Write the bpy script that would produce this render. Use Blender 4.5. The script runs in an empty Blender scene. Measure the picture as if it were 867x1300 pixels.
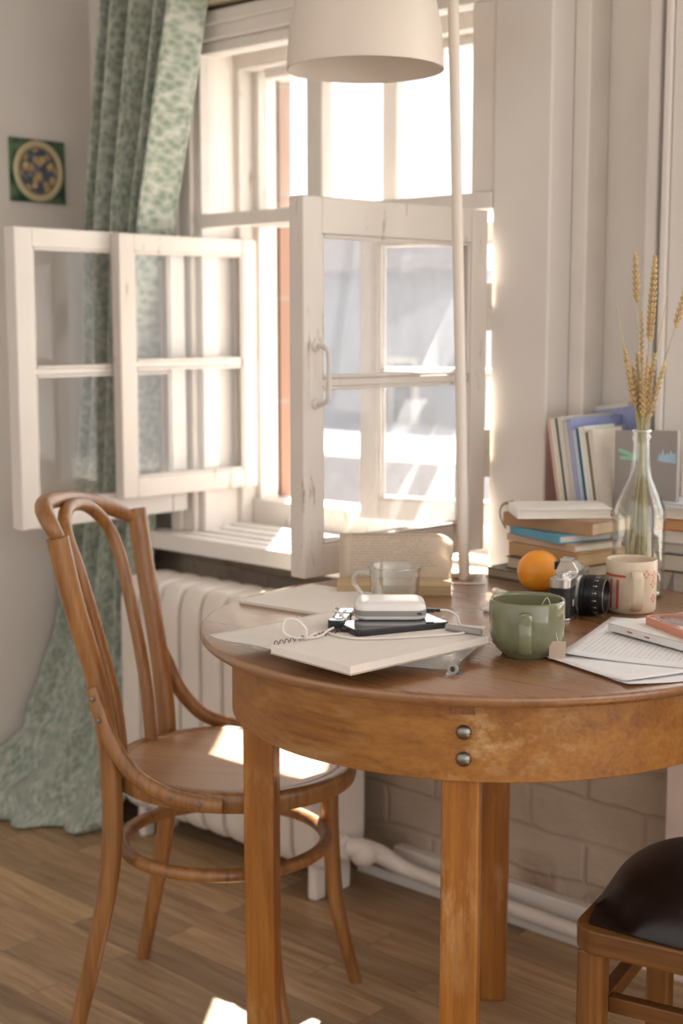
import bpy, bmesh, math, random
from mathutils import Vector, Matrix
random.seed(7)
SC = bpy.context.scene
COL = SC.collection
PI = math.pi

# ------------------------------------------------------------------ helpers
def tag(o, label=None, cat=None, group=None, kind=None):
    if label: o['label'] = label
    if cat: o['category'] = cat
    if group: o['group'] = group
    if kind: o['kind'] = kind
    return o

def thing(name, label, cat, loc=(0, 0, 0), rot=0.0, group=None, rot3=None):
    o = bpy.data.objects.new(name, None)
    o.empty_display_size = 0.05
    COL.objects.link(o)
    o.location = loc
    o.rotation_euler = rot3 if rot3 else (0, 0, rot)
    return tag(o, label, cat, group)

def struct_empty(name, loc=(0, 0, 0)):
    o = bpy.data.objects.new(name, None)
    COL.objects.link(o); o.location = loc
    o['kind'] = 'structure'
    return o

def obj(name, bm, mat, parent=None, smooth=True, bevel=0.0, seg=2, loc=None, rot=None, sub=0, angle=40, solid=0.0):
    bmesh.ops.recalc_face_normals(bm, faces=bm.faces[:])
    me = bpy.data.meshes.new(name)
    bm.to_mesh(me); bm.free()
    if isinstance(mat, (list, tuple)):
        for m in mat: me.materials.append(m)
    else:
        me.materials.append(mat)
    o = bpy.data.objects.new(name, me)
    COL.objects.link(o)
    if parent: o.parent = parent
    if loc: o.location = loc
    if rot: o.rotation_euler = rot
    if smooth:
        me.polygons.foreach_set('use_smooth', [True] * len(me.polygons))
        try: me.set_sharp_from_angle(angle=math.radians(angle))
        except Exception: pass
    if solid:
        m = o.modifiers.new('solid', 'SOLIDIFY'); m.thickness = solid; m.offset = 0
    if sub:
        m = o.modifiers.new('sub', 'SUBSURF'); m.levels = sub; m.render_levels = sub
    if bevel:
        m = o.modifiers.new('bevel', 'BEVEL'); m.width = bevel; m.segments = seg
        m.limit_method = 'ANGLE'; m.angle_limit = math.radians(35)
    return o

def B(): return bmesh.new()

def box(bm, x0, x1, y0, y1, z0, z1, mi=0, M=None):
    vs = [bm.verts.new(v) for v in ((x0, y0, z0), (x1, y0, z0), (x1, y1, z0), (x0, y1, z0),
                                    (x0, y0, z1), (x1, y0, z1), (x1, y1, z1), (x0, y1, z1))]
    if M is not None:
        for v in vs: v.co = M @ v.co
    for f in ((0, 3, 2, 1), (4, 5, 6, 7), (0, 1, 5, 4), (1, 2, 6, 5), (2, 3, 7, 6), (3, 0, 4, 7)):
        fc = bm.faces.new([vs[i] for i in f]); fc.material_index = mi
    return bm

def prism(bm, pts, z0, z1, mi=0, M=None):
    a = [bm.verts.new((p[0], p[1], z0)) for p in pts]
    b = [bm.verts.new((p[0], p[1], z1)) for p in pts]
    if M is not None:
        for v in a + b: v.co = M @ v.co
    n = len(pts)
    bm.faces.new(a[::-1]).material_index = mi
    bm.faces.new(b).material_index = mi
    for i in range(n):
        bm.faces.new((a[i], a[(i + 1) % n], b[(i + 1) % n], b[i])).material_index = mi
    return bm

def lathe(bm, prof, seg=48, c=(0, 0, 0), M=None, mi=0, closed=False):
    rings = []
    for r, z in prof:
        if r < 1e-6:
            v = bm.verts.new((c[0], c[1], c[2] + z))
            if M is not None: v.co = M @ v.co
            rings.append([v])
        else:
            ring = []
            for i in range(seg):
                a = 2 * PI * i / seg
                v = bm.verts.new((c[0] + r * math.cos(a), c[1] + r * math.sin(a), c[2] + z))
                if M is not None: v.co = M @ v.co
                ring.append(v)
            rings.append(ring)
    pairs = list(zip(rings[:-1], rings[1:]))
    if closed: pairs.append((rings[-1], rings[0]))
    for A, Bq in pairs:
        for i in range(seg):
            j = (i + 1) % seg
            if len(A) == 1 and len(Bq) == 1: continue
            if len(A) == 1: f = bm.faces.new((A[0], Bq[i], Bq[j]))
            elif len(Bq) == 1: f = bm.faces.new((A[i], Bq[0], A[j]))
            else: f = bm.faces.new((A[i], Bq[i], Bq[j], A[j]))
            f.material_index = mi
    return bm

def catmull(P, n=8, closed=False):
    P = [Vector(p) for p in P]
    out = []
    N = len(P)
    rng = range(N) if closed else range(N - 1)
    for i in rng:
        p1, p2 = P[i], P[(i + 1) % N]
        p0 = P[i - 1] if (closed or i > 0) else p1 * 2 - p2
        p3 = P[(i + 2) % N] if (closed or i < N - 2) else p2 * 2 - p1
        for k in range(n):
            t = k / n
            out.append(0.5 * ((2 * p1) + (p2 - p0) * t + (2 * p0 - 5 * p1 + 4 * p2 - p3) * t * t
                              + (3 * p1 - p0 - 3 * p2 + p3) * t ** 3))
    if not closed: out.append(P[-1])
    return out

def tube(bm, pts, r, seg=12, n=8, closed=False, smooth=True, flat=1.0, up=None, cap=True, mi=0):
    """r: number or list (one per control point). flat: squash of the section across 'up'."""
    if smooth:
        C = catmull(pts, n, closed)
        if isinstance(r, (list, tuple)):
            R = []
            m = len(C)
            L = len(r)
            for i in range(m):
                t = i / n if closed else min(i / n, L - 1)
                k = int(t) % L; f = t - int(t)
                R.append(r[k] * (1 - f) + r[(k + 1) % L if closed else min(k + 1, L - 1)] * f)
        else: R = [r] * len(C)
    else:
        C = [Vector(p) for p in pts]
        R = list(r) if isinstance(r, (list, tuple)) else [r] * len(C)
    m = len(C)
    rings = []
    prev = None
    for i in range(m):
        if closed: t = (C[(i + 1) % m] - C[i - 1])
        else: t = C[min(i + 1, m - 1)] - C[max(i - 1, 0)]
        t.normalize()
        if up is not None:
            a = Vector(up); a = (a - t * a.dot(t))
            if a.length < 1e-4: a = prev or t.orthogonal()
            a.normalize()
        elif prev is None:
            a = t.orthogonal().normalized()
        else:
            a = (prev - t * prev.dot(t)).normalized()
        prev = a
        b = t.cross(a)
        rings.append([bm.verts.new(C[i] + a * (R[i] * flat * math.cos(2 * PI * k / seg)) + b * (R[i] * math.sin(2 * PI * k / seg)))
                      for k in range(seg)])
    for i in range(m if closed else m - 1):
        A = rings[i]; Q = rings[(i + 1) % m]
        for k in range(seg):
            bm.faces.new((A[k], A[(k + 1) % seg], Q[(k + 1) % seg], Q[k])).material_index = mi
    if not closed and cap:
        bm.faces.new(rings[0][::-1]).material_index = mi
        bm.faces.new(rings[-1]).material_index = mi
    return bm

def ball(bm, c, r, sc=(1, 1, 1), seg=16, rings=10, M=None, mi=0):
    prof = []
    for i in range(rings + 1):
        a = -PI / 2 + PI * i / rings
        prof.append((max(0, r * math.cos(a)) if 0 < i < rings else 0, r * math.sin(a)))
    before = len(bm.verts)
    lathe(bm, prof, seg, mi=mi)
    bm.verts.ensure_lookup_table()
    for v in bm.verts[before:]:
        co = Vector((v.co.x * sc[0], v.co.y * sc[1], v.co.z * sc[2]))
        if M is not None: co = M @ co
        v.co = co + Vector(c)
    return bm

def rrect(w, d, r, n=5, cx=0, cy=0):
    pts = []
    for (sx, sy, a0) in ((1, 1, 0), (-1, 1, PI / 2), (-1, -1, PI), (1, -1, 1.5 * PI)):
        for i in range(n + 1):
            a = a0 + PI / 2 * i / n
            pts.append((cx + sx * (w / 2 - r) + r * math.cos(a), cy + sy * (d / 2 - r) + r * math.sin(a)))
    return pts

def Rz(a, loc=(0, 0, 0)): return Matrix.Translation(loc) @ Matrix.Rotation(a, 4, 'Z')

# ------------------------------------------------------------------ materials
def nodes(m):
    m.use_nodes = True
    nt = m.node_tree
    return nt, nt.nodes, nt.links, nt.nodes.get('Principled BSDF')

def mix_rgb(nt, fac, a, b, blend='MIX'):
    n = nt.nodes.new('ShaderNodeMix'); n.data_type = 'RGBA'; n.blend_type = blend
    for k, v in ((0, fac), (6, a), (7, b)):
        if isinstance(v, (int, float)): n.inputs[k].default_value = v
        elif isinstance(v, tuple): n.inputs[k].default_value = v if len(v) == 4 else (*v, 1)
        else: nt.links.new(v, n.inputs[k])
    return n.outputs[2]

def ramp(nt, src, stops):
    r = nt.nodes.new('ShaderNodeValToRGB')
    els = r.color_ramp.elements
    while len(els) < len(stops): els.new(0.5)
    for e, (p, c) in zip(els, stops):
        e.position = p; e.color = (*c, 1) if len(c) == 3 else c
    nt.links.new(src, r.inputs[0])
    return r.outputs[0]

def coords(nt, scale=(1, 1, 1), rot=(0, 0, 0), loc=(0, 0, 0)):
    tc = nt.nodes.new('ShaderNodeTexCoord')
    mp = nt.nodes.new('ShaderNodeMapping')
    mp.inputs['Scale'].default_value = scale
    mp.inputs['Rotation'].default_value = rot
    mp.inputs['Location'].default_value = loc
    nt.links.new(tc.outputs['Object'], mp.inputs['Vector'])
    return mp.outputs['Vector']

def noise(nt, vec, scale=5, detail=4, rough=0.5, dist=0.0):
    n = nt.nodes.new('ShaderNodeTexNoise')
    n.inputs['Scale'].default_value = scale
    n.inputs['Detail'].default_value = detail
    n.inputs['Roughness'].default_value = rough
    n.inputs['Distortion'].default_value = dist
    if vec is not None: nt.links.new(vec, n.inputs['Vector'])
    return n.outputs['Fac']

def bump(nt, h, p, strength=0.3, dist=0.002):
    b = nt.nodes.new('ShaderNodeBump')
    b.inputs['Strength'].default_value = strength
    b.inputs['Distance'].default_value = dist
    nt.links.new(h, b.inputs['Height'])
    nt.links.new(b.outputs[0], p.inputs['Normal'])

def plain(name, col, rough=0.5, metal=0.0, spec=0.5, var=0.06, vs=12, bmp=0.0, bs=60, coat=0.0, trans=0.0, ior=1.45, sss=0):
    m = bpy.data.materials.new(name)
    nt, N, L, p = nodes(m)
    v = coords(nt)
    f = noise(nt, v, vs, 3)
    c2 = tuple(max(0, c * (1 - var * 2)) for c in col); c1 = tuple(min(1, c * (1 + var)) for c in col)
    L.new(ramp(nt, f, [(0.3, c2), (0.7, c1)]), p.inputs['Base Color'])
    p.inputs['Roughness'].default_value = rough
    p.inputs['Metallic'].default_value = metal
    p.inputs['Specular IOR Level'].default_value = spec
    p.inputs['Coat Weight'].default_value = coat
    p.inputs['Transmission Weight'].default_value = trans
    p.inputs['IOR'].default_value = ior
    if bmp: bump(nt, noise(nt, v, bs, 4), p, bmp, 0.002)
    return m

def wood(name, dark, mid, light, axis='z', rough=0.35, gscale=1.0, wear=None, coat=0.0, worn=None, bmp=0.15):
    m = bpy.data.materials.new(name)
    nt, N, L, p = nodes(m)
    s = {'x': (1.2, 14, 14), 'y': (14, 1.2, 14), 'z': (14, 14, 1.2)}[axis]
    s = tuple(k * gscale for k in s)
    v = coords(nt, s)
    g = noise(nt, v, 2.2, 6, 0.62, 0.6)
    col = ramp(nt, g, [(0.28, dark), (0.5, mid), (0.72, light)])
    s2 = {'x': (2, 110, 110), 'y': (110, 2, 110), 'z': (110, 110, 2)}[axis]
    fine = noise(nt, coords(nt, tuple(k * gscale for k in s2)), 1.5, 3, 0.6)
    col = mix_rgb(nt, 0.35, col, ramp(nt, fine, [(0.3, dark), (0.7, light)]), 'MIX')
    if worn:
        sw = {'x': (5, 22, 22), 'y': (22, 5, 22), 'z': (22, 22, 5)}[axis]
        w = noise(nt, coords(nt, sw), 1.3, 5, 0.7)
        w2 = noise(nt, coords(nt, (4, 4, 4)), 1.2, 2, 0.5)
        mm = N.new('ShaderNodeMath'); mm.operation = 'MULTIPLY'
        L.new(ramp(nt, w, [(0.48, (0, 0, 0)), (0.66, (1, 1, 1))]), mm.inputs[0])
        L.new(ramp(nt, w2, [(0.42, (0, 0, 0)), (0.62, (1, 1, 1))]), mm.inputs[1])
        col = mix_rgb(nt, mm.outputs[0], col, worn)
    L.new(col, p.inputs['Base Color'])
    rr = N.new('ShaderNodeMapRange')
    rr.inputs['To Min'].default_value = rough - 0.06; rr.inputs['To Max'].default_value = rough + 0.16
    L.new(g, rr.inputs['Value']); L.new(rr.outputs[0], p.inputs['Roughness'])
    p.inputs['Coat Weight'].default_value = coat
    p.inputs['Coat Roughness'].default_value = 0.25
    bump(nt, fine, p, bmp, 0.001)
    return m

def painted_wood(name, base, chip, amount=0.62, rough=0.45, sc=(20, 20, 4)):
    m = bpy.data.materials.new(name)
    nt, N, L, p = nodes(m)
    v = coords(nt, sc)
    a = noise(nt, v, 2.0, 8, 0.7)
    b = noise(nt, coords(nt), 3, 3)
    c = ramp(nt, b, [(0.35, tuple(x * 0.93 for x in base)), (0.65, base)])
    c = mix_rgb(nt, ramp(nt, a, [(amount, (0, 0, 0)), (amount + 0.07, (1, 1, 1))]), c, chip)
    L.new(c, p.inputs['Base Color'])
    p.inputs['Roughness'].default_value = rough
    bump(nt, a, p, 0.25, 0.002)
    return m

def glass_real(name, tint=(1, 1, 1), rough=0.0, ior=1.45):
    m = bpy.data.materials.new(name)
    nt, N, L, p = nodes(m)
    p.inputs['Base Color'].default_value = (*tint, 1)
    p.inputs['Roughness'].default_value = rough
    p.inputs['Transmission Weight'].default_value = 1.0
    p.inputs['IOR'].default_value = ior
    return m

def thin_fresnel(nt, f0=0.03, k=0.75, pwr=4.5):
    lw = nt.nodes.new('ShaderNodeLayerWeight'); lw.inputs[0].default_value = 0.5
    pw = nt.nodes.new('ShaderNodeMath'); pw.operation = 'POWER'; pw.inputs[1].default_value = pwr
    nt.links.new(lw.outputs['Facing'], pw.inputs[0])
    ma = nt.nodes.new('ShaderNodeMath'); ma.operation = 'MULTIPLY_ADD'; ma.inputs[1].default_value = k; ma.inputs[2].default_value = f0
    nt.links.new(pw.outputs[0], ma.inputs[0])
    return ma.outputs[0]

def pane_mat(name, haze=0.05, tint=(1, 1, 1)):
    m = bpy.data.materials.new(name)
    nt, N, L, p = nodes(m)
    N.remove(p)
    out = N.get('Material Output')
    tr = N.new('ShaderNodeBsdfTransparent'); tr.inputs[0].default_value = (*tint, 1)
    gl = N.new('ShaderNodeBsdfGlossy'); gl.inputs['Roughness'].default_value = 0.02
    fr = thin_fresnel(nt)
    mx = N.new('ShaderNodeMixShader')
    L.new(fr, mx.inputs[0]); L.new(tr.outputs[0], mx.inputs[1]); L.new(gl.outputs[0], mx.inputs[2])
    df = N.new('ShaderNodeBsdfDiffuse'); df.inputs[0].default_value = (0.85, 0.87, 0.9, 1)
    tl = N.new('ShaderNodeBsdfTranslucent'); tl.inputs[0].default_value = (0.85, 0.87, 0.9, 1)
    m2 = N.new('ShaderNodeMixShader'); m2.inputs[0].default_value = 0.6
    L.new(df.outputs[0], m2.inputs[1]); L.new(tl.outputs[0], m2.inputs[2])
    # dust and wipe marks on the old panes
    d = noise(nt, coords(nt, (3, 3, 1.4), (0.5, 0.3, 0.2)), 3.0, 5, 0.6, 0.8)
    mr = N.new('ShaderNodeMapRange'); mr.inputs['From Min'].default_value = 0.35; mr.inputs['From Max'].default_value = 0.75
    mr.inputs['To Min'].default_value = haze * 0.3; mr.inputs['To Max'].default_value = haze * 1.8
    L.new(d, mr.inputs['Value'])
    m3 = N.new('ShaderNodeMixShader')
    L.new(mr.outputs[0], m3.inputs[0]); L.new(mx.outputs[0], m3.inputs[1]); L.new(m2.outputs[0], m3.inputs[2])
    L.new(m3.outputs[0], out.inputs['Surface'])
    return m

def thin_glass(name, f0=0.05, haze=0.03):
    m = bpy.data.materials.new(name)
    nt, N, L, p = nodes(m)
    N.remove(p)
    tr = N.new('ShaderNodeBsdfTransparent'); tr.inputs[0].default_value = (0.97, 0.98, 0.97, 1)
    gl = N.new('ShaderNodeBsdfGlossy'); gl.inputs['Roughness'].default_value = 0.03
    mx = N.new('ShaderNodeMixShader'); L.new(thin_fresnel(nt, f0, 0.9, 2.6), mx.inputs[0]); L.new(tr.outputs[0], mx.inputs[1]); L.new(gl.outputs[0], mx.inputs[2])
    tl = N.new('ShaderNodeBsdfTranslucent'); tl.inputs[0].default_value = (0.9, 0.88, 0.85, 1)
    df = N.new('ShaderNodeBsdfDiffuse'); df.inputs[0].default_value = (0.9, 0.88, 0.85, 1)
    m1 = N.new('ShaderNodeMixShader'); m1.inputs[0].default_value = 0.5; L.new(tl.outputs[0], m1.inputs[1]); L.new(df.outputs[0], m1.inputs[2])
    m2 = N.new('ShaderNodeMixShader'); m2.inputs[0].default_value = haze
    L.new(mx.outputs[0], m2.inputs[1]); L.new(m1.outputs[0], m2.inputs[2]); L.new(m2.outputs[0], N.get('Material Output').inputs['Surface'])
    return m

def paper_mat(name, col, trans=0.0, lines=None, sep=(0, 1), rough=0.7):
    """lines=(axis, period, colour, lo, hi, across_lo, across_hi): rows of print in the sheet's own coordinates"""
    m = bpy.data.materials.new(name)
    nt, N, L, p = nodes(m)
    v = coords(nt)
    f = noise(nt, v, 30, 3)
    c = ramp(nt, f, [(0.3, tuple(x * 0.96 for x in col)), (0.7, col)])
    if lines:
        axis, period, lc, lo, hi, alo, ahi = lines
        sx = N.new('ShaderNodeSeparateXYZ'); L.new(v, sx.inputs[0])
        u = sx.outputs[axis]; w = sx.outputs[1 - axis] if axis < 2 else sx.outputs[0]
        def mth(op, a, b=None):
            n = N.new('ShaderNodeMath'); n.operation = op
            for k, x in enumerate((a, b)):
                if x is None: continue
                if isinstance(x, (int, float)): n.inputs[k].default_value = x
                else: L.new(x, n.inputs[k])
            return n.outputs[0]
        fr = mth('FRACT', mth('DIVIDE', u, period))
        row = mth('LESS_THAN', fr, 0.42)
        k = mth('FLOOR', mth('DIVIDE', u, period))
        cb = N.new('ShaderNodeCombineXYZ'); L.new(mth('MULTIPLY', w, 260.0), cb.inputs[0]); L.new(mth('MULTIPLY', k, 7.31), cb.inputs[1])
        nn = noise(nt, cb.outputs[0], 1.0, 1)
        txt = mth('GREATER_THAN', nn, 0.44)
        cb2 = N.new('ShaderNodeCombineXYZ'); L.new(mth('MULTIPLY', k, 3.17), cb2.inputs[1])
        rl = noise(nt, cb2.outputs[0], 1.0, 0)
        end = mth('LESS_THAN', w, mth('ADD', mth('MULTIPLY', rl, (ahi - alo) * 0.7), alo + (ahi - alo) * 0.5))
        ms = mth('MULTIPLY', mth('MULTIPLY', row, txt), mth('MULTIPLY', end, mth('GREATER_THAN', w, alo)))
        ms = mth('MULTIPLY', ms, mth('MULTIPLY', mth('GREATER_THAN', u, lo), mth('LESS_THAN', u, hi)))
        c = mix_rgb(nt, ms, c, lc)
    L.new(c, p.inputs['Base Color'])
    p.inputs['Roughness'].default_value = rough
    if trans:
        out = N.get('Material Output')
        tl = N.new('ShaderNodeBsdfTranslucent'); L.new(c, tl.inputs[0])
        mx = N.new('ShaderNodeMixShader'); mx.inputs[0].default_value = trans
        L.new(p.outputs[0], mx.inputs[1]); L.new(tl.outputs[0], mx.inputs[2]); L.new(mx.outputs[0], out.inputs['Surface'])
    return m

def pages_mat(name, col, axis='z', per=900):
    m = bpy.data.materials.new(name)
    nt, N, L, p = nodes(m)
    s = {'z': (3, 3, per), 'x': (per, 3, 3)}[axis]
    f = noise(nt, coords(nt, s), 1.0, 2)
    L.new(ramp(nt, f, [(0.3, tuple(x * 0.82 for x in col)), (0.7, col)]), p.inputs['Base Color'])
    p.inputs['Roughness'].default_value = 0.85
    bump(nt, f, p, 0.3, 0.0005)
    return m

WHITE = painted_wood('white_paint', (0.70, 0.655, 0.615), (0.45, 0.36, 0.28), 0.70)
WHITE_OLD = painted_wood('old_white_paint', (0.66, 0.605, 0.555), (0.36, 0.27, 0.19), 0.60)
WHITE_CLEAN = plain('white_trim_paint', (0.71, 0.66, 0.61), 0.45, var=0.03)
WALL = plain('plaster_wall', (0.68, 0.635, 0.59), 0.8, var=0.035, vs=2.5, bmp=0.12, bs=40)
WALL_BACK = plain('plaster_window_wall', (0.75, 0.70, 0.645), 0.8, var=0.04, vs=3, bmp=0.12, bs=30)
# brick wall, thickly painted white and flaking
def brick_mat():
    m = bpy.data.materials.new('painted_brick')
    nt, N, L, p = nodes(m)
    v = coords(nt, (1, 1, 1), (PI / 2, 0, 0))
    br = N.new('ShaderNodeTexBrick')
    br.inputs['Scale'].default_value = 1.0
    br.inputs['Brick Width'].default_value = 0.25; br.inputs['Row Height'].default_value = 0.085
    br.inputs['Mortar Size'].default_value = 0.008; br.inputs['Mortar Smooth'].default_value = 0.8
    wv = noise(nt, v, 6, 3)
    wm = mix_rgb(nt, 0.045, v, wv, 'ADD')
    L.new(wm, br.inputs['Vector'])
    for k, c in (('Color1', (1, 1, 1, 1)), ('Color2', (0.88, 0.87, 0.86, 1)), ('Mortar', (0.74, 0.72, 0.70, 1))):
        br.inputs[k].default_value = c
    paint = ramp(nt, noise(nt, v, 4, 5), [(0.3, (0.36, 0.285, 0.215)), (0.7, (0.52, 0.43, 0.35))])
    stain = noise(nt, v, 9, 8, 0.72, 0.9)
    big = noise(nt, v, 2.4, 2, 0.5)
    mm = N.new('ShaderNodeMath'); mm.operation = 'MULTIPLY'
    L.new(ramp(nt, stain, [(0.49, (0, 0, 0)), (0.60, (1, 1, 1))]), mm.inputs[0])
    L.new(ramp(nt, big, [(0.40, (0, 0, 0)), (0.52, (1, 1, 1))]), mm.inputs[1])
    c = mix_rgb(nt, mm.outputs[0], paint, (0.27, 0.165, 0.10))
    c = mix_rgb(nt, 0.28, c, br.outputs['Color'], 'MULTIPLY')
    L.new(c, p.inputs['Base Color']); p.inputs['Roughness'].default_value = 0.6
    h = mix_rgb(nt, 0.35, br.outputs['Color'], noise(nt, v, 18, 5))
    bump(nt, h, p, 1.0, 0.02)
    return m
BRICK = brick_mat()

def red_brick():
    m = bpy.data.materials.new('outside_brick')
    nt, N, L, p = nodes(m)
    br = N.new('ShaderNodeTexBrick'); L.new(coords(nt, (1, 1, 1), (PI / 2, 0, PI / 2)), br.inputs['Vector'])
    br.inputs['Scale'].default_value = 1.0
    br.inputs['Brick Width'].default_value = 0.25; br.inputs['Row Height'].default_value = 0.075; br.inputs['Mortar Size'].default_value = 0.006
    br.inputs['Color1'].default_value = (0.26, 0.145, 0.10, 1); br.inputs['Color2'].default_value = (0.31, 0.19, 0.14, 1)
    br.inputs['Mortar'].default_value = (0.27, 0.20, 0.16, 1)
    L.new(br.outputs['Color'], p.inputs['Base Color']); p.inputs['Roughness'].default_value = 0.85
    return m
RED = red_brick()

def floor_mat():
    m = bpy.data.materials.new('laminate_planks')
    nt, N, L, p = nodes(m)
    v = coords(nt)
    br = N.new('ShaderNodeTexBrick'); L.new(v, br.inputs['Vector'])
    br.inputs['Scale'].default_value = 1.0
    br.inputs['Brick Width'].default_value = 0.50; br.inputs['Row Height'].default_value = 0.080
    br.inputs['Mortar Size'].default_value = 0.0006; br.offset = 0.37; br.offset_frequency = 2
    br.inputs['Color1'].default_value = (0.0, 0.0, 0.0, 1); br.inputs['Color2'].default_value = (1, 1, 1, 1)
    br.inputs['Mortar'].default_value = (0.2, 0.2, 0.2, 1)
    sep = N.new('ShaderNodeSeparateColor'); L.new(br.outputs['Color'], sep.inputs[0])
    # grain shifted per plank
    mp = N.new('ShaderNodeVectorMath'); mp.operation = 'MULTIPLY_ADD'
    mp.inputs[1].default_value = (2.2, 26, 1)
    cb = N.new('ShaderNodeCombineXYZ')
    sc = N.new('ShaderNodeMath'); sc.operation = 'MULTIPLY'; sc.inputs[1].default_value = 37.0
    L.new(sep.outputs[0], sc.inputs[0]); L.new(sc.outputs[0], cb.inputs[0]); L.new(sc.outputs[0], cb.inputs[2])
    L.new(v, mp.inputs[0]); L.new(cb.outputs[0], mp.inputs[2])
    g = noise(nt, mp.outputs[0], 1.6, 6, 0.6, 0.9)
    grain = ramp(nt, g, [(0.25, (0.20, 0.12, 0.062)), (0.5, (0.38, 0.25, 0.14)), (0.75, (0.52, 0.37, 0.225))])
    tone = ramp(nt, sep.outputs[0], [(0.0, (0.70, 0.68, 0.68)), (0.5, (0.98, 0.95, 0.92)), (1.0, (1.25, 1.22, 1.15))])
    c = mix_rgb(nt, 1.0, grain, tone, 'MULTIPLY')
    c = mix_rgb(nt, br.outputs['Fac'], c, (0.10, 0.06, 0.035))
    L.new(c, p.inputs['Base Color'])
    p.inputs['Roughness'].default_value = 0.42
    bump(nt, g, p, 0.08, 0.001)
    return m
FLOOR = floor_mat()

TABLE_TOP = wood('tabletop_wood', (0.155, 0.064, 0.022), (0.25, 0.112, 0.042), (0.33, 0.16, 0.066), 'x', 0.24, 0.8, coat=0.9, bmp=0.08)
TABLE_APRON = wood('apron_wood', (0.15, 0.048, 0.006), (0.29, 0.112, 0.015), (0.39, 0.17, 0.030), 'x', 0.38, 1.0, worn=(0.56, 0.36, 0.17), bmp=0.2)
TABLE_LEG = wood('leg_wood', (0.16, 0.046, 0.006), (0.30, 0.104, 0.012), (0.40, 0.165, 0.028), 'z', 0.34, 1.0, worn=(0.55, 0.34, 0.15), bmp=0.2)
CHAIR_WOOD = wood('bentwood', (0.12, 0.044, 0.010), (0.26, 0.106, 0.027), (0.40, 0.19, 0.060), 'z', 0.33, 0.8, coat=0.25, bmp=0.1)
CHAIR_SEAT = wood('bentwood_seat', (0.22, 0.105, 0.042), (0.35, 0.18, 0.08), (0.46, 0.26, 0.13), 'x', 0.30, 0.6, coat=0.3, bmp=0.08)
STOOL_WOOD = wood('stool_wood', (0.07, 0.024, 0.005), (0.16, 0.060, 0.011), (0.24, 0.10, 0.02), 'x', 0.4, 1.0)
STOOL_LEG = wood('stool_leg_wood', (0.09, 0.03, 0.006), (0.19, 0.073, 0.013), (0.27, 0.12, 0.026), 'z', 0.4, 1.0)

# ------------------------------------------------------------------ room shell (all heights in metres above the floor)
XL = -2.87       # left wall
YW = 2.2336      # window wall below the sill
def slab(name, parts, mat, bevel=0, kind='structure', parent=None):
    bm = B()
    for q in parts: box(bm, *q)
    o = obj(name, bm, mat, parent, smooth=False, bevel=bevel)
    if kind and not parent: o['kind'] = kind
    return o
slab('floor', [(XL - 0.15, 2.6, -2.4, 2.62, -0.1, 0.0)], FLOOR)
slab('ceiling', [(XL - 0.15, 2.6, -0.6, 2.62, 2.62, 2.7)], WALL)
slab('wall_left', [(XL - 0.15, XL, -2.4, 2.62, 0.0, 2.62)], WALL)
slab('wall_below_window', [(XL, 2.6, YW, 2.44, 0.0, 0.655)], BRICK)
W1L, W1R, W1B, W1T = -2.46, -1.612, 0.70, 1.815
slab('wall_window', [(XL, -2.53, 2.225, 2.44, 0.655, 2.62), (-2.53, -1.5, 2.225, 2.44, 1.87, 2.62),
                   (-1.5, -1.22, 2.335, 2.44, 0.655, 2.62), (-0.25, 2.6, 2.2336, 2.44, 0.655, 2.62),
                   (-1.5, -0.25, 2.30, 2.44, 2.25, 2.62)], WALL_BACK)
slab('trim_1', [(-2.50, -1.5, 2.15, 2.225, 1.885, 1.93)], plain('cornice_shaded_paint', (0.50, 0.44, 0.33), 0.7))  # olive beige cornice, its weaker light darkened into the colour
slab('baseboard_back', [(-1.86, -1.235, 2.205, YW, 0.0, 0.076), (-1.95, -1.235, 2.19, 2.205, 0.0, 0.02)], WHITE_CLEAN, 0.003)
slab('trim_2', [(-1.205, -1.14, 2.19, YW, 0.0, 0.655), (-1.14, -1.04, 2.20, YW, 0, 0.655)], plain('pinkish_trim', (0.72, 0.60, 0.55), 0.5), 0.004)
# outer brick skin of the facade
slab('wall_outside', [(-4.5, -2.425, 2.44, 2.48, -3, 4), (-2.425, -1.45, 2.44, 2.48, -3, 0.62), (-2.425, -1.45, 2.44, 2.48, 1.86, 4),
                       (-1.45, -1.2, 2.44, 2.455, -3, 4)], RED)

# ------------------------------------------------------------------ window 1
win = struct_empty('window_1', (-2.0, 2.2, 0.70))
def wl(x, y, z): return (x + 2.0, y - 2.2, z - 0.70)
def wbox(bm, x0, x1, y0, y1, z0, z1, mi=0):
    return box(bm, x0 + 2.0, x1 + 2.0, y0 - 2.2, y1 - 2.2, z0 - 0.7, z1 - 0.7, mi)
bm = B()
# casing around the opening
wbox(bm, -2.535, W1L, 2.185, 2.226, 0.70, 1.875)
wbox(bm, W1L, -1.612, 2.185, 2.226, 1.815, 1.875)
wbox(bm, -2.535, -2.50, 2.175, 2.19, 0.70, 1.875); wbox(bm, -2.50, -1.612, 2.175, 2.19, 1.845, 1.875)
obj('casing', bm, WHITE_CLEAN, win, smooth=False, bevel=0.004)
bm = B()  # inner frame: jambs, head, transom
wbox(bm, W1L, -2.44, 2.2, 2.25, 0.70, 1.815)
wbox(bm, -2.44, -1.612, 2.19, 2.214, 1.405, 1.437)
wbox(bm, -2.44, -1.612, 2.20, 2.25, 1.79, 1.815)
wbox(bm, -1.668, -1.612, 2.20, 2.24, 1.437, 1.79)
obj('frame', bm, WHITE_CLEAN, win, smooth=False, bevel=0.003)
bm = B(); wbox(bm, -2.112, -2.066, 2.205, 2.24, 1.437, 1.79)
obj('muntin', bm, WHITE_CLEAN, win, smooth=False, bevel=0.004)
bm = B()  # reveals between the two windows
wbox(bm, -2.53, W1L, 2.226, 2.44, 0.70, 1.87); wbox(bm, -2.46, -1.54, 2.25, 2.44, 1.815, 1.87)
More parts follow.
